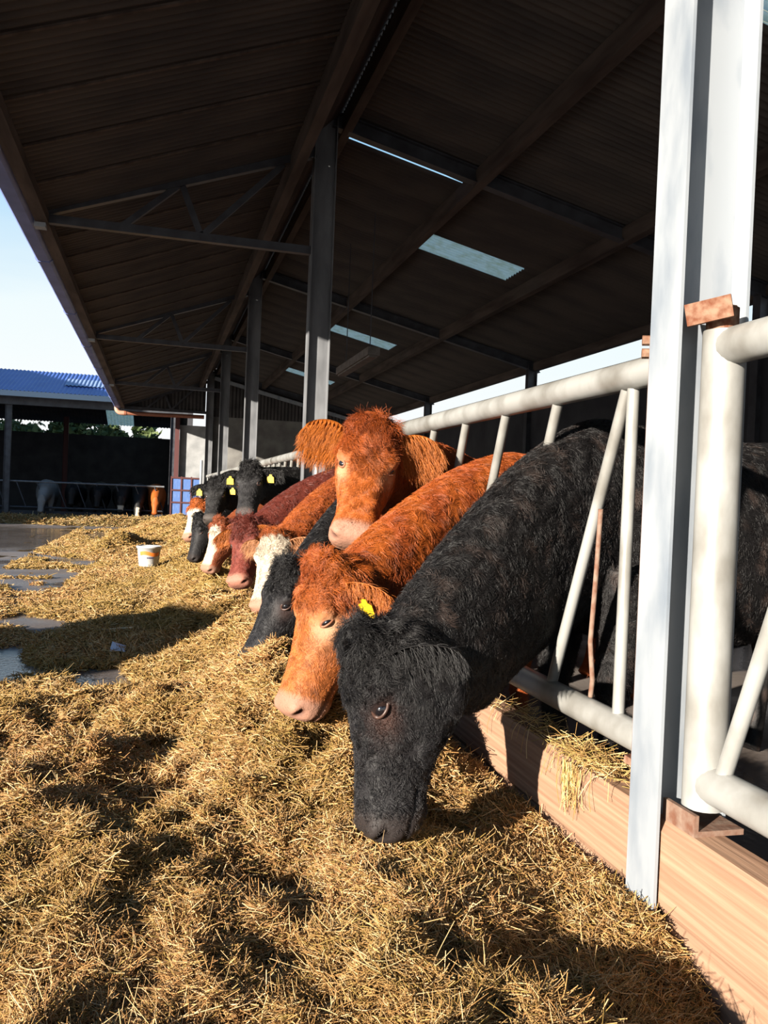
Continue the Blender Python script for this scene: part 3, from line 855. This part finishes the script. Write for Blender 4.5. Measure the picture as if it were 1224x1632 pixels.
def loft(top, bot, side, wd, n=24, seg=24, ex=2.3):
    """closed surface between a top line and a bottom line; wd half widths, side unit vectors"""
    T = catmull(top, n); B = catmull(bot, n); S = catmull(side, n); S /= np.linalg.norm(S, axis=1)[:, None]
    W = catmull(np.asarray(wd, float)[:, None], n)[:, 0]
    a = np.linspace(0, 2 * np.pi, seg, endpoint=False)
    ca = np.sign(np.cos(a)) * np.abs(np.cos(a)) ** (2 / ex); sa = np.sign(np.sin(a)) * np.abs(np.sin(a)) ** (2 / ex)
    C = (T + B) / 2; U = (T - B) / 2
    V = C[:, None] + S[:, None] * (W[:, None] * ca)[..., None] + U[:, None] * sa[None, :, None]
    V = V.reshape(-1, 3)
    F = [(i * seg + k, i * seg + (k + 1) % seg, (i + 1) * seg + (k + 1) % seg, (i + 1) * seg + k) for i in range(n - 1) for k in range(seg)]
    m0 = len(V); V = np.concatenate([V, C[:1], C[-1:]])
    F += [(m0, (k + 1) % seg, k) for k in range(seg)] + [(m0 + 1, (n - 1) * seg + k, (n - 1) * seg + (k + 1) % seg) for k in range(seg)]
    return V, F


def unit(v): v = np.asarray(v, float); return v / np.linalg.norm(v)


HEAD_L = .52
HU = np.array([-.07, 0, .12, .25, .36, .5, .65, .8, .92, 1.0, 1.035]) * HEAD_L
HT = np.array([-.06, .0, .022, .024, .018, .006, -.002, -.004, -.006, -.018, -.050])
HB = np.array([-.16, -.21, -.265, -.295, -.288, -.250, -.208, -.184, -.172, -.152, -.115])
HW = np.array([.06, .095, .112, .122, .122, .106, .089, .086, .097, .090, .055])


def lerp_arr(U, XS, YS): return np.interp(U, XS, YS)


def build_cow(sp):
    """one animal: continuous body mesh with eyes, ears, tags and coat as its children"""
    vox = sp.get('vox', .012)
    W = np.array(sp['W'], float); fwd = unit([*sp['fwd'], 0]); side = np.array([-fwd[1], fwd[0], 0.]); Z = np.array([0, 0, 1.])
    sc = sp.get('scale', 1.0)
    poll = np.array(sp['poll'], float); a = unit(np.array(sp['muz']) - poll); nn = np.array(sp['n'], float); nn = unit(nn - a * (nn @ a))
    sd_ = np.cross(a, nn)                          # side of the head
    if sd_ @ side < 0: sd_ = -sd_
    hs = sp.get('hs', 1.0)
    hp = lambda u, v, s: poll + (a * u + nn * v + sd_ * s) * hs
    G = MB()
    gz = W[2]
    bp = lambda t, z, s=0: np.array([W[0], W[1], 0]) - fwd * t + Z * z + side * s
    k = gz / 1.36
    # torso
    T = [(-.26, 1.02, .84, .10), (-.16, 1.20, .70, .20), (.02, 1.345, .60, .27), (.35, 1.325, .53, .34), (.75, 1.315, .51, .375), (1.1, 1.335, .57, .34), (1.35, 1.345, .70, .27), (1.52, 1.28, .85, .18), (1.6, 1.18, .98, .06)]
    G.add(*loft([bp(t, z1 * k) for t, z1, z0, w_ in T], [bp(t, z0 * k) for t, z1, z0, w_ in T], [side] * len(T), [w_ * .92 * (sp.get('neckw', 1) if i_ < 3 else 1) for i_, (*_, w_) in enumerate(T)], 30, 26))
    # neck between the top line (withers to poll) and the bottom line (brisket to throat)
    Tp = [bp(.25, 1.30 * k), bp(.02, 1.35 * k)]
    p_end = hp(.03, -.02, 0); crest = sp.get('crest', .05)
    dist = np.linalg.norm(p_end - W)
    for s_ in (.35, .7):
        q = W * (1 - s_) + p_end * s_ + Z * crest * math.sin(math.pi * s_)
        Tp.append(q)
    Tp.append(p_end)
    th = hp(.20, -.235, 0); br = bp(-.17, .78 * k)
    Bp = [bp(.25, .62 * k), bp(-.02, .66 * k)]
    for s_ in (.35, .7):
        q = br * (1 - s_) + th * s_ - Z * sp.get('sag', .05) * math.sin(math.pi * s_) 
        Bp.append(q)
    Bp.append(th)
    G.add(*loft(Tp, Bp, [side, side, side * .7 + sd_ * .3, side * .35 + sd_ * .65, sd_], [q * sp.get('neckw', 1) for q in (.22, .235, .185, .15, .105)], 26, 24))
    # head
    G.add(*loft([hp(u, v, 0) for u, v in zip(HU, HT)], [hp(u, v, 0) for u, v in zip(HU, HB)], [sd_] * len(HU), HW * hs, 40, 28, 2.5))
    Rm = np.stack([a, nn, sd_], 1)
    def blob(u, v, s, r):
        m0 = MB().ico((0, 0, 0), [q * hs for q in r], 3)
        G.add((np.array(m0.v) @ Rm.T) + hp(u, v, s), m0.f)
    for sg in (-1, 1):
        blob(.168, -.022, sg * .096, (.045, .030, .032))          # brow
        blob(.135, -.175, sg * .075, (.12, .105, .046))               # cheek
        blob(.497, -.046, sg * .056, (.036, .036, .036))           # nostril wing
    blob(.01, .006, 0, (.06, .030, .080))                          # poll
    blob(.462, -.162, 0, (.050, .028, .056))                      # chin
    # legs
    for t, sg, zt, fr in ((.02, -1, .85, 1), (.02, 1, .85, 1), (1.30, -1, .95, 0), (1.30, 1, .95, 0)):
        if fr: pts = [bp(t, zt * k, sg * .15), bp(t + .02, .62 * k, sg * .16), bp(t - .01, .40 * k, sg * .15), bp(t, .22, sg * .15), bp(t, .10, sg * .15), bp(t - .03, 0.015, sg * .15)]; rs = [.13, .095, .058, .042, .045, .062]
        else: pts = [bp(t, zt * k, sg * .17), bp(t - .05, .72 * k, sg * .18), bp(t + .10, .48 * k, sg * .16), bp(t + .07, .25, sg * .16), bp(t + .04, .10, sg * .16), bp(t, .015, sg * .16)]; rs = [.18, .14, .065, .045, .047, .062]
        pts = catmull(pts, 14); rs = catmull(np.array(rs)[:, None], 14)[:, 0]
        G.tube([Vector(p) for p in pts], list(rs), 12)
    # tail
    pts = catmull([bp(1.52, 1.27 * k), bp(1.63, 1.18 * k), bp(1.66, .8 * k), bp(1.64, .45)], 10)
    G.tube([Vector(p) for p in pts], list(np.linspace(.035, .03, 10)), 8)
    me = bpy.data.meshes.new('tmp'); me.from_pydata(G.v, [], G.f)
    ob = bpy.data.objects.new('tmp', me); COL.objects.link(ob)
    md = ob.modifiers.new('r', 'REMESH'); md.mode = 'VOXEL'; md.voxel_size = vox; md.adaptivity = 0
    dg = bpy.context.evaluated_depsgraph_get()
    ev = ob.evaluated_get(dg); m2 = bpy.data.meshes.new_from_object(ev)
    bpy.data.objects.remove(ob); bpy.data.meshes.remove(me)
    nv = len(m2.vertices)
    P = np.empty(nv * 3, np.float32); m2.vertices.foreach_get('co', P); P = P.reshape(-1, 3).astype(float)
    E_ = np.empty(len(m2.edges) * 2, np.int32); m2.edges.foreach_get('vertices', E_); E_ = E_.reshape(-1, 2)
    deg = np.bincount(E_.reshape(-1), minlength=nv)[:, None]
    inhead0 = ((P - poll) @ a)
    for it in range(int(sp.get('smooth', 6))):
        S_ = np.zeros_like(P)
        for c in range(3):
            S_[:, c] = np.bincount(E_[:, 0], P[E_[:, 1], c], nv) + np.bincount(E_[:, 1], P[E_[:, 0], c], nv)
        P = P + .5 * (S_ / np.maximum(deg, 1) - P)
    # sculpt: eye sockets, nostrils, mouth
    def hc(P): d = (P - poll) / hs; return d @ a, d @ nn, d @ sd_
    u, v, s = hc(P)
    EU, EV = .215, -.040
    eyes = {}
    def sideN(sg):
        p2 = (s * sg - .066) * .65 - (u - .506) * .75
        return np.exp(-(((v + .050 + .25 * p2) / .0125) ** 2 + (p2 / .019) ** 2)) * (u > .44) * (s * sg > .02)
    def mouth(sg):
        ml = -.108 - .040 * np.clip((.53 - u) / .15, 0, 1)
        return np.exp(-((v - ml) / .007) ** 2) * sstep(.37, .41, u) * (s * sg > .0)
    for sg in (-1, 1):
        en = unit(sd_ * sg * .84 + nn * .50 + a * .12)
        nearv = np.where((np.abs(u - EU) < .02) & (np.abs(v - EV) < .02) & (s * sg > .04))[0]
        c = P[nearv[np.argmax(P[nearv] @ en)]] if len(nearv) else hp(EU, EV, sg * .115)
        eyes[sg] = (c, en)
        r2_ = ((P - c) ** 2).sum(1) - ((P - c) @ en) ** 2
        P -= en * (np.exp(-r2_ / .022 ** 2) * (((P - c) ** 2).sum(1) < .06 ** 2) * .013)[:, None]
        P -= (a * .65 + sd_ * sg * .75) * (sideN(sg) * .026)[:, None]
        P -= (sd_ * sg * .8 + a * .35) * (mouth(sg) * .010)[:, None]
    m2.vertices.foreach_set('co', P.astype(np.float32).reshape(-1)); m2.update()
    m2.shade_smooth()
    m2.name = 'cow'
    # colours
    def inhead(P):
        u, v, s = hc(P)
        return (u > -.03) & (u < .62) & (np.abs(s) < .2) & (v < .12) & (v > -.30 + .0 * u), u, v, s
    def colour(P):
        h_, u, v, s = inhead(P)
        return sp['col'](P, h_, u / HEAD_L, v, s)
    C = np.clip(colour(P) * sp.get('hide_dark', .8), 0, 1)
    for sg in (-1, 1):
        g = np.clip(sideN(sg) * 1.25, 0, 1)[:, None]
        C = C * (1 - g) + C * np.array([.13, .06, .05]) * g
        g = mouth(sg)[:, None] * .75
        C = C * (1 - g) + C * .2 * g
    ca = m2.color_attributes.new('col', 'FLOAT_COLOR', 'POINT')
    ca.data.foreach_set('color', np.concatenate([C, np.ones((nv, 1))], 1).reshape(-1).astype(np.float32))
    m2.materials.clear(); m2.materials.append(M['hide'])
    cow = bpy.data.objects.new('cow', m2); COL.objects.link(cow)
    tag(cow, sp['label'], 'cow', sp.get('group', 'cattle feeding along the near barrier'))
    if sp.get('far'): return cow
    # eyes with lids
    for sg in (-1, 1):
        c0_, en = eyes[sg]
        c = c0_ - en * .0125
        e1 = a * .74 + nn * .60; e1 = unit(e1 - en * (e1 @ en)); e2 = np.cross(en, e1); e2 = e2 if e2 @ nn > 0 else -e2
        sq = .62 if sp.get('squint') else 1
        mb = MB().ico((0, 0, 0), (.0235, .0215 * sq, .0205), 3)
        Vv = np.array(mb.v) @ np.stack([e1, e2, en], 1).T + c
        eo = mesh('eye', Vv, mb.f, M['eye'], cow, True)
        ring = []; fc = []; n1, n2 = 28, 8
        for i in range(n1):
            t = 2 * math.pi * i / n1
            for j in range(n2):
                q = 2 * math.pi * j / n2; rr_ = .0058
                k1 = .0255 + rr_ * math.cos(q); k2 = .0172 * sq + rr_ * math.cos(q)
                ring.append(c + e1 * (math.cos(t) * k1) + e2 * (math.sin(t) * k2 * (1.1 if math.sin(t) > 0 else .85)) + en * (.0135 - abs(math.cos(t)) ** 2 * .009 + rr_ * math.sin(q)))
        for i in range(n1):
            for j in range(n2):
                fc.append((i * n2 + j, i * n2 + (j + 1) % n2, ((i + 1) % n1) * n2 + (j + 1) % n2, ((i + 1) % n1) * n2 + j))
        mesh('eyelid', ring, fc, sp['lidmat'], eo, True)
    # ears
    earpts = []
    for sg in (-1, 1):
        ed = sp.get('ear', (.0, -.25, .95)); ed = sp.get('ear%+d' % sg, ed)
        ex = unit(a * ed[0] + nn * ed[1] + sd_ * sg * ed[2])
        op = unit(np.array(sp.get('earopen', a * .6 + nn * .8)) - ex * (np.array(sp.get('earopen', a * .6 + nn * .8)) @ ex))
        wv_ = np.cross(ex, op)
        b0 = hp(.055, -.06, sg * .09); EL = sp.get('earlen', .205); EW = sp.get('earw', .058)
        nt_, nq = 12, 9; Vv = []
        for layer in (0, 1):
            for i in range(nt_):
                t = i / (nt_ - 1); wd = EW * math.sqrt(max(.02, 1 - ((t - .56) / .57) ** 2))
                for j in range(nq):
                    q = -1 + 2 * j / (nq - 1)
                    cup = .030 * (1 - t * .5) * (q * q)
                    th_ = .012 * (1 - q * q) * (1 - .5 * t) + .002
                    Vv.append(b0 + ex * (EL * t) + wv_ * (wd * q) + op * (cup - th_ * layer - .018 * math.sin(2.2 * t)))
        Ff = []; o1 = nt_ * nq
        for i in range(nt_ - 1):
            for j in range(nq - 1):
                k0 = i * nq + j
                Ff.append((k0, k0 + 1, k0 + nq + 1, k0 + nq)); Ff.append((o1 + k0, o1 + k0 + nq, o1 + k0 + nq + 1, o1 + k0 + 1))
            for j in (0, nq - 1):
                k0 = i * nq + j; Ff.append((k0, k0 + nq, o1 + k0 + nq, o1 + k0))
        for j in range(nq - 1):
            k0 = (nt_ - 1) * nq + j; Ff.append((k0, k0 + 1, o1 + k0 + 1, o1 + k0)); Ff.append((j, o1 + j, o1 + j + 1, j + 1))
        eo = mesh('ear', Vv, Ff, M['hide'], cow, True)
        ec = np.tile(np.array(sp['earcol']) * .8, (len(Vv), 1))
        at_ = eo.data.color_attributes.new('col', 'FLOAT_COLOR', 'POINT'); at_.data.foreach_set('color', np.concatenate([ec, np.ones((len(Vv), 1))], 1).reshape(-1).astype(np.float32))
        earpts.append((np.array(Vv), ex, op, wv_))
        if sg in sp.get('tags', ()):
            tc_ = b0 + ex * EL * .5 + op * (.028 if sp.get('tagfront', True) else -.03)
            dn = unit(-Z - op * (-Z @ op)); rtv = np.cross(dn, op)
            P8 = [(-.010, -.004), (.010, -.004), (.014, .012), (.030, .020), (.033, .072), (-.033, .072), (-.030, .020), (-.014, .012)]
            tv = [tc_ + rtv * x_ + dn * y_ + op * z_ for z_ in (0, .003) for x_, y_ in P8]
            to = mesh('ear_tag', tv, [tuple(range(8)), tuple(range(15, 7, -1))] + [(i, (i + 1) % 8, 8 + (i + 1) % 8, 8 + i) for i in range(8)], M['yellow'], eo)
            to['label'] = 'yellow ear tag'
    # coat
    nh = sp.get('hairs', 20000)
    m2.calc_loop_triangles()
    tr = np.empty(len(m2.loop_triangles) * 3, np.int32); m2.loop_triangles.foreach_get('vertices', tr); tr = tr.reshape(-1, 3)
    A_, B_, C_ = P[tr[:, 0]], P[tr[:, 1]], P[tr[:, 2]]
    cr = np.cross(B_ - A_, C_ - A_); ar = np.linalg.norm(cr, axis=1) / 2
    N_ = cr / np.maximum(np.linalg.norm(cr, axis=1), 1e-12)[:, None]
    ctr = (A_ + B_ + C_) / 3
    h_, u, v, s = inhead(ctr)
    tb = -(ctr - W) @ fwd
    wt = ar * np.where(h_, 5.0, np.where(tb < .3, 1.5, np.where(tb < .9, .5, .08))) * np.where(ctr[:, 2] < .45, .3, 1)
    wt *= np.where(h_ & (u > .47), .25, 1)
    wt *= np.where(h_ & (u > .505), .0, 1)
    # keep hair off the eyeballs
    for sg in (-1, 1):
        wt *= np.where(((ctr - eyes[sg][0]) ** 2).sum(1) < .030 ** 2, 0, 1)
    ti = RNG.choice(len(tr), nh, p=wt / wt.sum())
    r1 = np.sqrt(RNG.random(nh))[:, None]; r2 = RNG.random(nh)[:, None]
    Q = A_[ti] * (1 - r1) + B_[ti] * (r1 * (1 - r2)) + C_[ti] * (r1 * r2); NN = N_[ti]
    h_, u, v, s = inhead(Q)
    un = u / HEAD_L
    # lie of the coat
    flow = np.where(h_[:, None], a[None] * .55 + np.sign(s)[:, None] * sd_[None] * .35 - nn[None] * .15, -fwd[None] * .62 - Z[None] * .78)
    # neck: along the neck towards the shoulder
    poll_to_w = unit(W - poll)
    neckm = (~h_) & ((Q - W) @ fwd > .05)
    flow = np.where(neckm[:, None], poll_to_w[None] * .55 - Z[None] * .62, flow)
    tuft = h_ & (un < np.where(np.abs(s) < .055, sp.get('mop', .27), .20)) & (v > -.08)
    flow = np.where(tuft[:, None], a[None] * .8 + sd_[None] * np.clip(s * 5, -.45, .45)[:, None] + nn[None] * .3, flow)
    cl = snoise3(Q, sp.get('clump', .06), 3); cl2 = snoise3(Q, .018, 8)
    flow = flow + cl * np.where(tuft, .8, sp.get('mess', .35))[:, None] + cl2 * sp.get('mess', .35) * .5 + RNG.normal(0, .12, (nh, 3))
    flow = flow - NN * (flow * NN).sum(1)[:, None]
    flow /= np.maximum(np.linalg.norm(flow, axis=1), 1e-9)[:, None]
    ln = np.where(h_, np.interp(un, [-.1, .05, .2, .3, .45, .8, .95], [.055, .055, .045, .026, .018, .012, .007]) * np.where(v < -.1, .9, 1), sp.get('len', .035))
    ln = np.where(h_ & (v < -.11) & (un < .35), .025, ln)
    ln = np.where(h_ & (un > .25), ln * sp.get('facelen', 1), ln)
    ln = np.where(tuft, sp.get('tuft', .075) * .8, ln) * RNG.uniform(.6, 1.25, nh)
    de = np.minimum(np.linalg.norm(Q - eyes[1][0], axis=1), np.linalg.norm(Q - eyes[-1][0], axis=1))
    ln = ln * np.clip((de - .024) / .075, .16, 1)
    lift = np.where(tuft, sp.get('tuftlift', .34), np.where(h_, .36, sp.get('lift', .35)))
    d0 = flow + NN * lift[:, None]; d0 /= np.linalg.norm(d0, axis=1)[:, None]
    d1 = flow - NN * (lift * .2)[:, None]
    npt = 5 if sp.get('curl', 0) or sp.get('near') else 4
    ts = np.linspace(0, 1, npt)
    bi = np.cross(NN, flow)
    ph = np.arctan2(cl[:, 0], cl[:, 1]) * 2 + RNG.normal(0, .5, nh); flow_t = None; amp = np.where(tuft, max(sp.get('curl', 0), sp.get('tuftcurl', .016)), np.where(h_ & (un > .3), sp.get('facecurl', 0), sp.get('curl', 0)))
    PT = []
    for t in ts:
        p = Q - NN * np.where(h_, .0008, .003)[:, None] + d0 * (ln * (t - .5 * t * t))[:, None] * 1.15 + d1 * (ln * .5 * t * t)[:, None]
        c_ = (amp * t)[:, None] * (bi * np.sin(ph + 5.2 * t)[:, None] + NN * (.6 * np.cos(ph + 5.2 * t) + .3)[:, None])
        PT.append(p + c_)
    PT = np.stack(PT, 1)
    ptk = sp.get('rad', .0008)
    RAD_ = ptk * RNG.uniform(.7, 1.2, nh)[:, None] * np.linspace(1, .35, npt)[None]
    RAD_ *= np.where(h_ & (un > .3), .8, 1)[:, None]
    CC = colour(Q) * (RNG.uniform(.72, 1.25, nh) * (1 + .16 * cl[:, 1]))[:, None]
    # ear hair
    eq = []
    for Vv, ex, op, wv_ in earpts:
        ne = sp.get('earhair', 700)
        ii = RNG.integers(0, len(Vv) - 10, ne)
        q0 = Vv[ii] + (Vv[np.minimum(ii + 1, len(Vv) - 1)] - Vv[ii]) * RNG.random(ne)[:, None] * .5
        front = ii < len(Vv) // 2
        dd = ex[None] * .6 - Z[None] * sp.get('eardroop', .5) + RNG.normal(0, .25, (ne, 3)) + np.where(front, .35, -.25)[:, None] * op[None]
        dd /= np.linalg.norm(dd, axis=1)[:, None]
        le = sp.get('earhairlen', .035) * RNG.uniform(.5, 1.3, ne)
        pts = np.stack([q0 + dd * (le * t)[:, None] - Z[None] * (le * .35 * t * t)[:, None] for t in ts], 1)
        eq.append((pts, ne))
    ecol = np.array(sp['earcol'])
    PT = np.concatenate([PT] + [p for p, _ in eq]); ner = sum(n_ for _, n_ in eq)
    RAD_ = np.concatenate([RAD_, ptk * np.linspace(1, .3, npt)[None] * RNG.uniform(.7, 1.2, ner)[:, None]])
    CC = np.clip(np.concatenate([CC, ecol[None] * RNG.uniform(.75, 1.25, ner)[:, None]]), 0, 1)
    co = strands('coat', PT, RAD_, CC, M['coat'], cow)
    return cow


def ramp(t, a_, b_): t = np.clip(t, 0, 1)[:, None]; return a_ * (1 - t) + b_ * t
def coatcol(base, dark=None, face=None, muzzle=None, eyec=None, white=None, brown=None):
    base = np.array(base)
    def f(P, h_, u, v, s):
        n_ = snoise3(P, .22, 14)[:, 0]
        C = np.tile(base, (len(P), 1))
        if brown is not None:
            C = ramp((snoise3(P * np.array([1, 1, .5]), .07, 4)[:, 0] - .7) * .8, C, np.array(brown)) * np.where(h_, .0, 1)[:, None] + C * np.where(h_, 1., 0)[:, None]
        if dark is not None:
            C = ramp(.5 + .5 * n_, C, np.array(dark))
        if face is not None:
            C = np.where(h_[:, None], ramp((u - .12) / .3, C, np.array(face)), C)
        if white is not None:
            C = np.where((h_ & white(u, v, s))[:, None], np.array([.44, .37, .29]), C)
        if eyec is not None:
            g = np.exp(-(((u - .415) / .10) ** 2 + ((v + .045) / .036) ** 2)) * h_ * (np.abs(s) > .05)
            C = ramp(g * 1.1, C, np.array(eyec))
        if muzzle is not None:
            C = np.where(h_[:, None], ramp((u - .86 - .25 * np.clip((-v - .09) / .06, 0, 1) * 0) / .05, C, np.array(muzzle)), C)
        return C
    return f
LID_B = mat('dark_brown_eyelid', (.045, .022, .016), .45, .4)
LID_P = mat('pink_eyelid', (.19, .078, .042), .5, .3)
BLK = (.0062, .0054, .0056); ORG = (.27, .064, .010); RED = (.22, .046, .010); MAR = (.092, .018, .011)
NOSE_B = (.022, .017, .016); NOSE_P = (.30, .155, .105)
HEADDOWN = dict(ear=(.05, -.35, .9))
COWS = [
 dict(label='nearest black cow, head down in the hay, reaching through the barrier', W=(1.60, 3.02, 1.49), neckw=.84, fwd=(-.95, -.30), hs=1.06, poll=(.578, 2.42, .755), muz=(.565, 2.33, .26), n=(-.995, -.04, .08),
      col=coatcol(BLK, face=(.012, .011, .012), muzzle=NOSE_B, eyec=(.035, .016, .012), brown=(.030, .021, .018)), earcol=BLK, lidmat=LID_B, hairs=230000, vox=.0095, near=1, len=.034, curl=.004, facecurl=.007, facelen=1.5, mess=.5, tuft=.075,
      ear=(.05, -.75, .62), earlen=.2, earhair=1500, rad=.0008, crest=.10, sag=.17),
 dict(label='orange cow with pink nose, head down, second from the camera', W=(1.62, 3.92, 1.40), fwd=(-.93, -.36), hs=1.05, squint=1, poll=(.60, 3.14, .90), muz=(.435, 3.06, .38), n=(-.93, -.28, .22),
      col=coatcol(ORG, dark=RED, face=(.32, .098, .026), muzzle=NOSE_P, eyec=(.42, .24, .14)), earcol=(.30, .085, .015), lidmat=LID_P, shut=0, hairs=170000, vox=.010, near=1, len=.034, mess=.45, tuft=.07, tags=(1, -1), ear=(.18, -.55, .72), earhair=1800, rad=.0009, crest=.07),
 dict(label='red cow with raised head and shaggy ears facing the camera', W=(1.66, 4.62, 1.40), fwd=(-.93, -.36), hs=1.09, poll=(.925, 3.75, 1.475), muz=(.795, 3.50, 1.04), n=(-.20, -.95, .45),
      col=coatcol((.25, .052, .009), dark=(.20, .04, .009), face=(.29, .072, .013), muzzle=NOSE_P, eyec=(.40, .22, .12)), earcol=(.31, .085, .010), lidmat=LID_P, hairs=170000, vox=.010, near=1, len=.035, curl=.004, mess=.5, tuft=.085, mop=.40, ear=(-.02, -.18, .97), earlen=.21, earw=.082, earhair=5000, earhairlen=.055, eardroop=.9, rad=.0009, crest=.03, sag=.0),
 dict(label='black cow with head down between the orange and the white faced cow', W=(1.52, 5.36, 1.41), fwd=(-.93, -.36), poll=(.64, 4.27, .80), muz=(.42, 4.20, .345), n=(-.86, -.42, .28),
      col=coatcol(BLK, face=(.011, .0105, .012), muzzle=NOSE_B, eyec=(.03, .018, .016)), earcol=BLK, lidmat=LID_B, hairs=80000, vox=.011, len=.03, mess=.4, tuft=.07, ear=(.05, -.6, .75), rad=.0011, crest=.12),
 dict(label='white faced cow with curly orange neck, head down', W=(1.52, 6.45, 1.40), fwd=(-.93, -.36), poll=(.75, 5.70, .885), muz=(.635, 5.49, .45), n=(-.62, -.70, .40),
      col=coatcol((.26, .062, .012), dark=(.20, .043, .010), muzzle=NOSE_P, white=lambda u, v, s: (u > .03) & (np.abs(s) < .2)), earcol=(.28, .12, .05), lidmat=LID_P, hairs=50000, vox=.012, len=.035, curl=.008, facecurl=.003, mess=.6, tuft=.05, rad=.0013, crest=.08),
 dict(label='maroon cow with a yellow tag, head down in the hay', W=(1.52, 7.25, 1.40), fwd=(-.93, -.36), poll=(.665, 6.74, .93), muz=(.545, 6.45, .42), n=(-.6, -.65, .42),
      col=coatcol(MAR, dark=(.09, .018, .012), face=(.14, .03, .02), muzzle=(.30, .13, .09)), earcol=(.24, .065, .009), lidmat=LID_B, hairs=42000, vox=.012, len=.035, mess=.5, tuft=.09, tags=(1,), ear=(.45, .1, .8), rad=.0014, crest=.08),
 dict(label='black cow with raised head and yellow tags in both ears', W=(1.56, 8.45, 1.40), fwd=(-.93, -.36), poll=(.81, 7.96, 1.40), muz=(.73, 7.66, .94), n=(-.36, -.82, .42),
      col=coatcol(BLK, face=(.016, .015, .016), muzzle=(.05, .04, .037)), earcol=BLK, lidmat=LID_B, hairs=30000, vox=.013, len=.03, mess=.4, tuft=.06, tags=(1, -1), ear=(.2, -.1, .95), rad=.0016, crest=.02, sag=0),
 dict(label='brown cow with a white blaze, head down beside the raised black head', W=(1.52, 9.3, 1.40), fwd=(-.93, -.36), poll=(.61, 8.73, .86), muz=(.46, 8.64, .42), n=(-.82, -.5, .3),
      col=coatcol((.18, .043, .013), face=(.2, .052, .02), muzzle=NOSE_P, white=lambda u, v, s: (v > -.03) & (np.abs(s) < .075) & (u > .12)), earcol=(.2, .05, .02), lidmat=LID_B, hairs=22000, vox=.014, len=.028, tuft=.05, rad=.0018, crest=.06),
 dict(label='black cow with raised head, farther along, ears spread wide', W=(1.56, 10.2, 1.38), fwd=(-.93, -.36), poll=(.63, 9.86, 1.27), muz=(.55, 9.56, .85), n=(-.34, -.84, .40),
      col=coatcol(BLK, face=(.015, .014, .014), muzzle=(.05, .04, .035)), earcol=BLK, lidmat=LID_B, hairs=20000, vox=.014, len=.03, tuft=.06, tags=(1, -1), ear=(.15, -.1, .95), rad=.002, crest=.02, sag=0, curl=.006),
 dict(label='leftmost black cow with its head down in the hay', W=(1.50, 10.98, 1.38), fwd=(-.93, -.36), poll=(.465, 10.12, .86), muz=(.36, 10.02, .40), n=(-.88, -.35, .25),
      col=coatcol(BLK, face=(.012, .011, .012), muzzle=NOSE_B), earcol=BLK, lidmat=LID_B, hairs=16000, vox=.015, len=.03, tuft=.06, rad=.002, crest=.06, ear=(.05, -.6, .75)),
 dict(label='farthest orange cow with a white face behind the leftmost black cow', W=(1.50, 11.8, 1.38), fwd=(-.93, -.36), poll=(.47, 11.04, 1.02), muz=(.335, 10.84, .60), n=(-.8, -.5, .3),
      col=coatcol(ORG, muzzle=NOSE_P, white=lambda u, v, s: (u > .25)), earcol=ORG, lidmat=LID_P, hairs=14000, vox=.016, len=.03, tuft=.05, rad=.0022, crest=.06),
 dict(label='orange cow standing back inside the shed, only its poll above the rail', W=(3.0, 9.9, 1.36), fwd=(-.95, -.3), poll=(2.25, 9.75, 1.52), muz=(1.85, 9.65, 1.22), n=(-.5, -.3, .8),
      col=coatcol(ORG, muzzle=NOSE_P), earcol=ORG, lidmat=LID_P, hairs=9000, vox=.018, len=.03, tuft=.06, rad=.002, crest=.03, sag=0),
]
FAR = [
 ('pale grey cow with head down in the far shed', -3.36, (.20, .19, .18), .3, None),
 ('black cow beside the pale grey cow in the far shed', -2.5, BLK, .55, None),
 ('black cow in the middle of the far shed row', -1.75, BLK, .5, None),
 ('dark cow with white marks in the far shed row', -1.05, (.014, .011, .010), .35, lambda u, v, s: (u > .55) & (u < .8)),
 ('black and white cow reaching low in the far shed', -.55, (.012, .012, .012), .15, lambda u, v, s: (u > .25) & (np.abs(s) < .05)),
 ('orange cow catching the sun at the end of the far shed', -.02, (.27, .066, .011), .35, None),
]
for lab, x, c, mz, wh in FAR:
    COWS.append(dict(label=lab, W=(x, 28.75, 1.30), fwd=(.05, -1), poll=(x - .02, 27.95, mz + .5), muz=(x - .04, 27.82, mz), n=(.05, -.95, .2), col=coatcol(c, white=wh), far=1, vox=.03, smooth=3, group='cattle in the shed across the yard', hide_dark=1.0))
for sp in COWS:
    build_cow(sp)
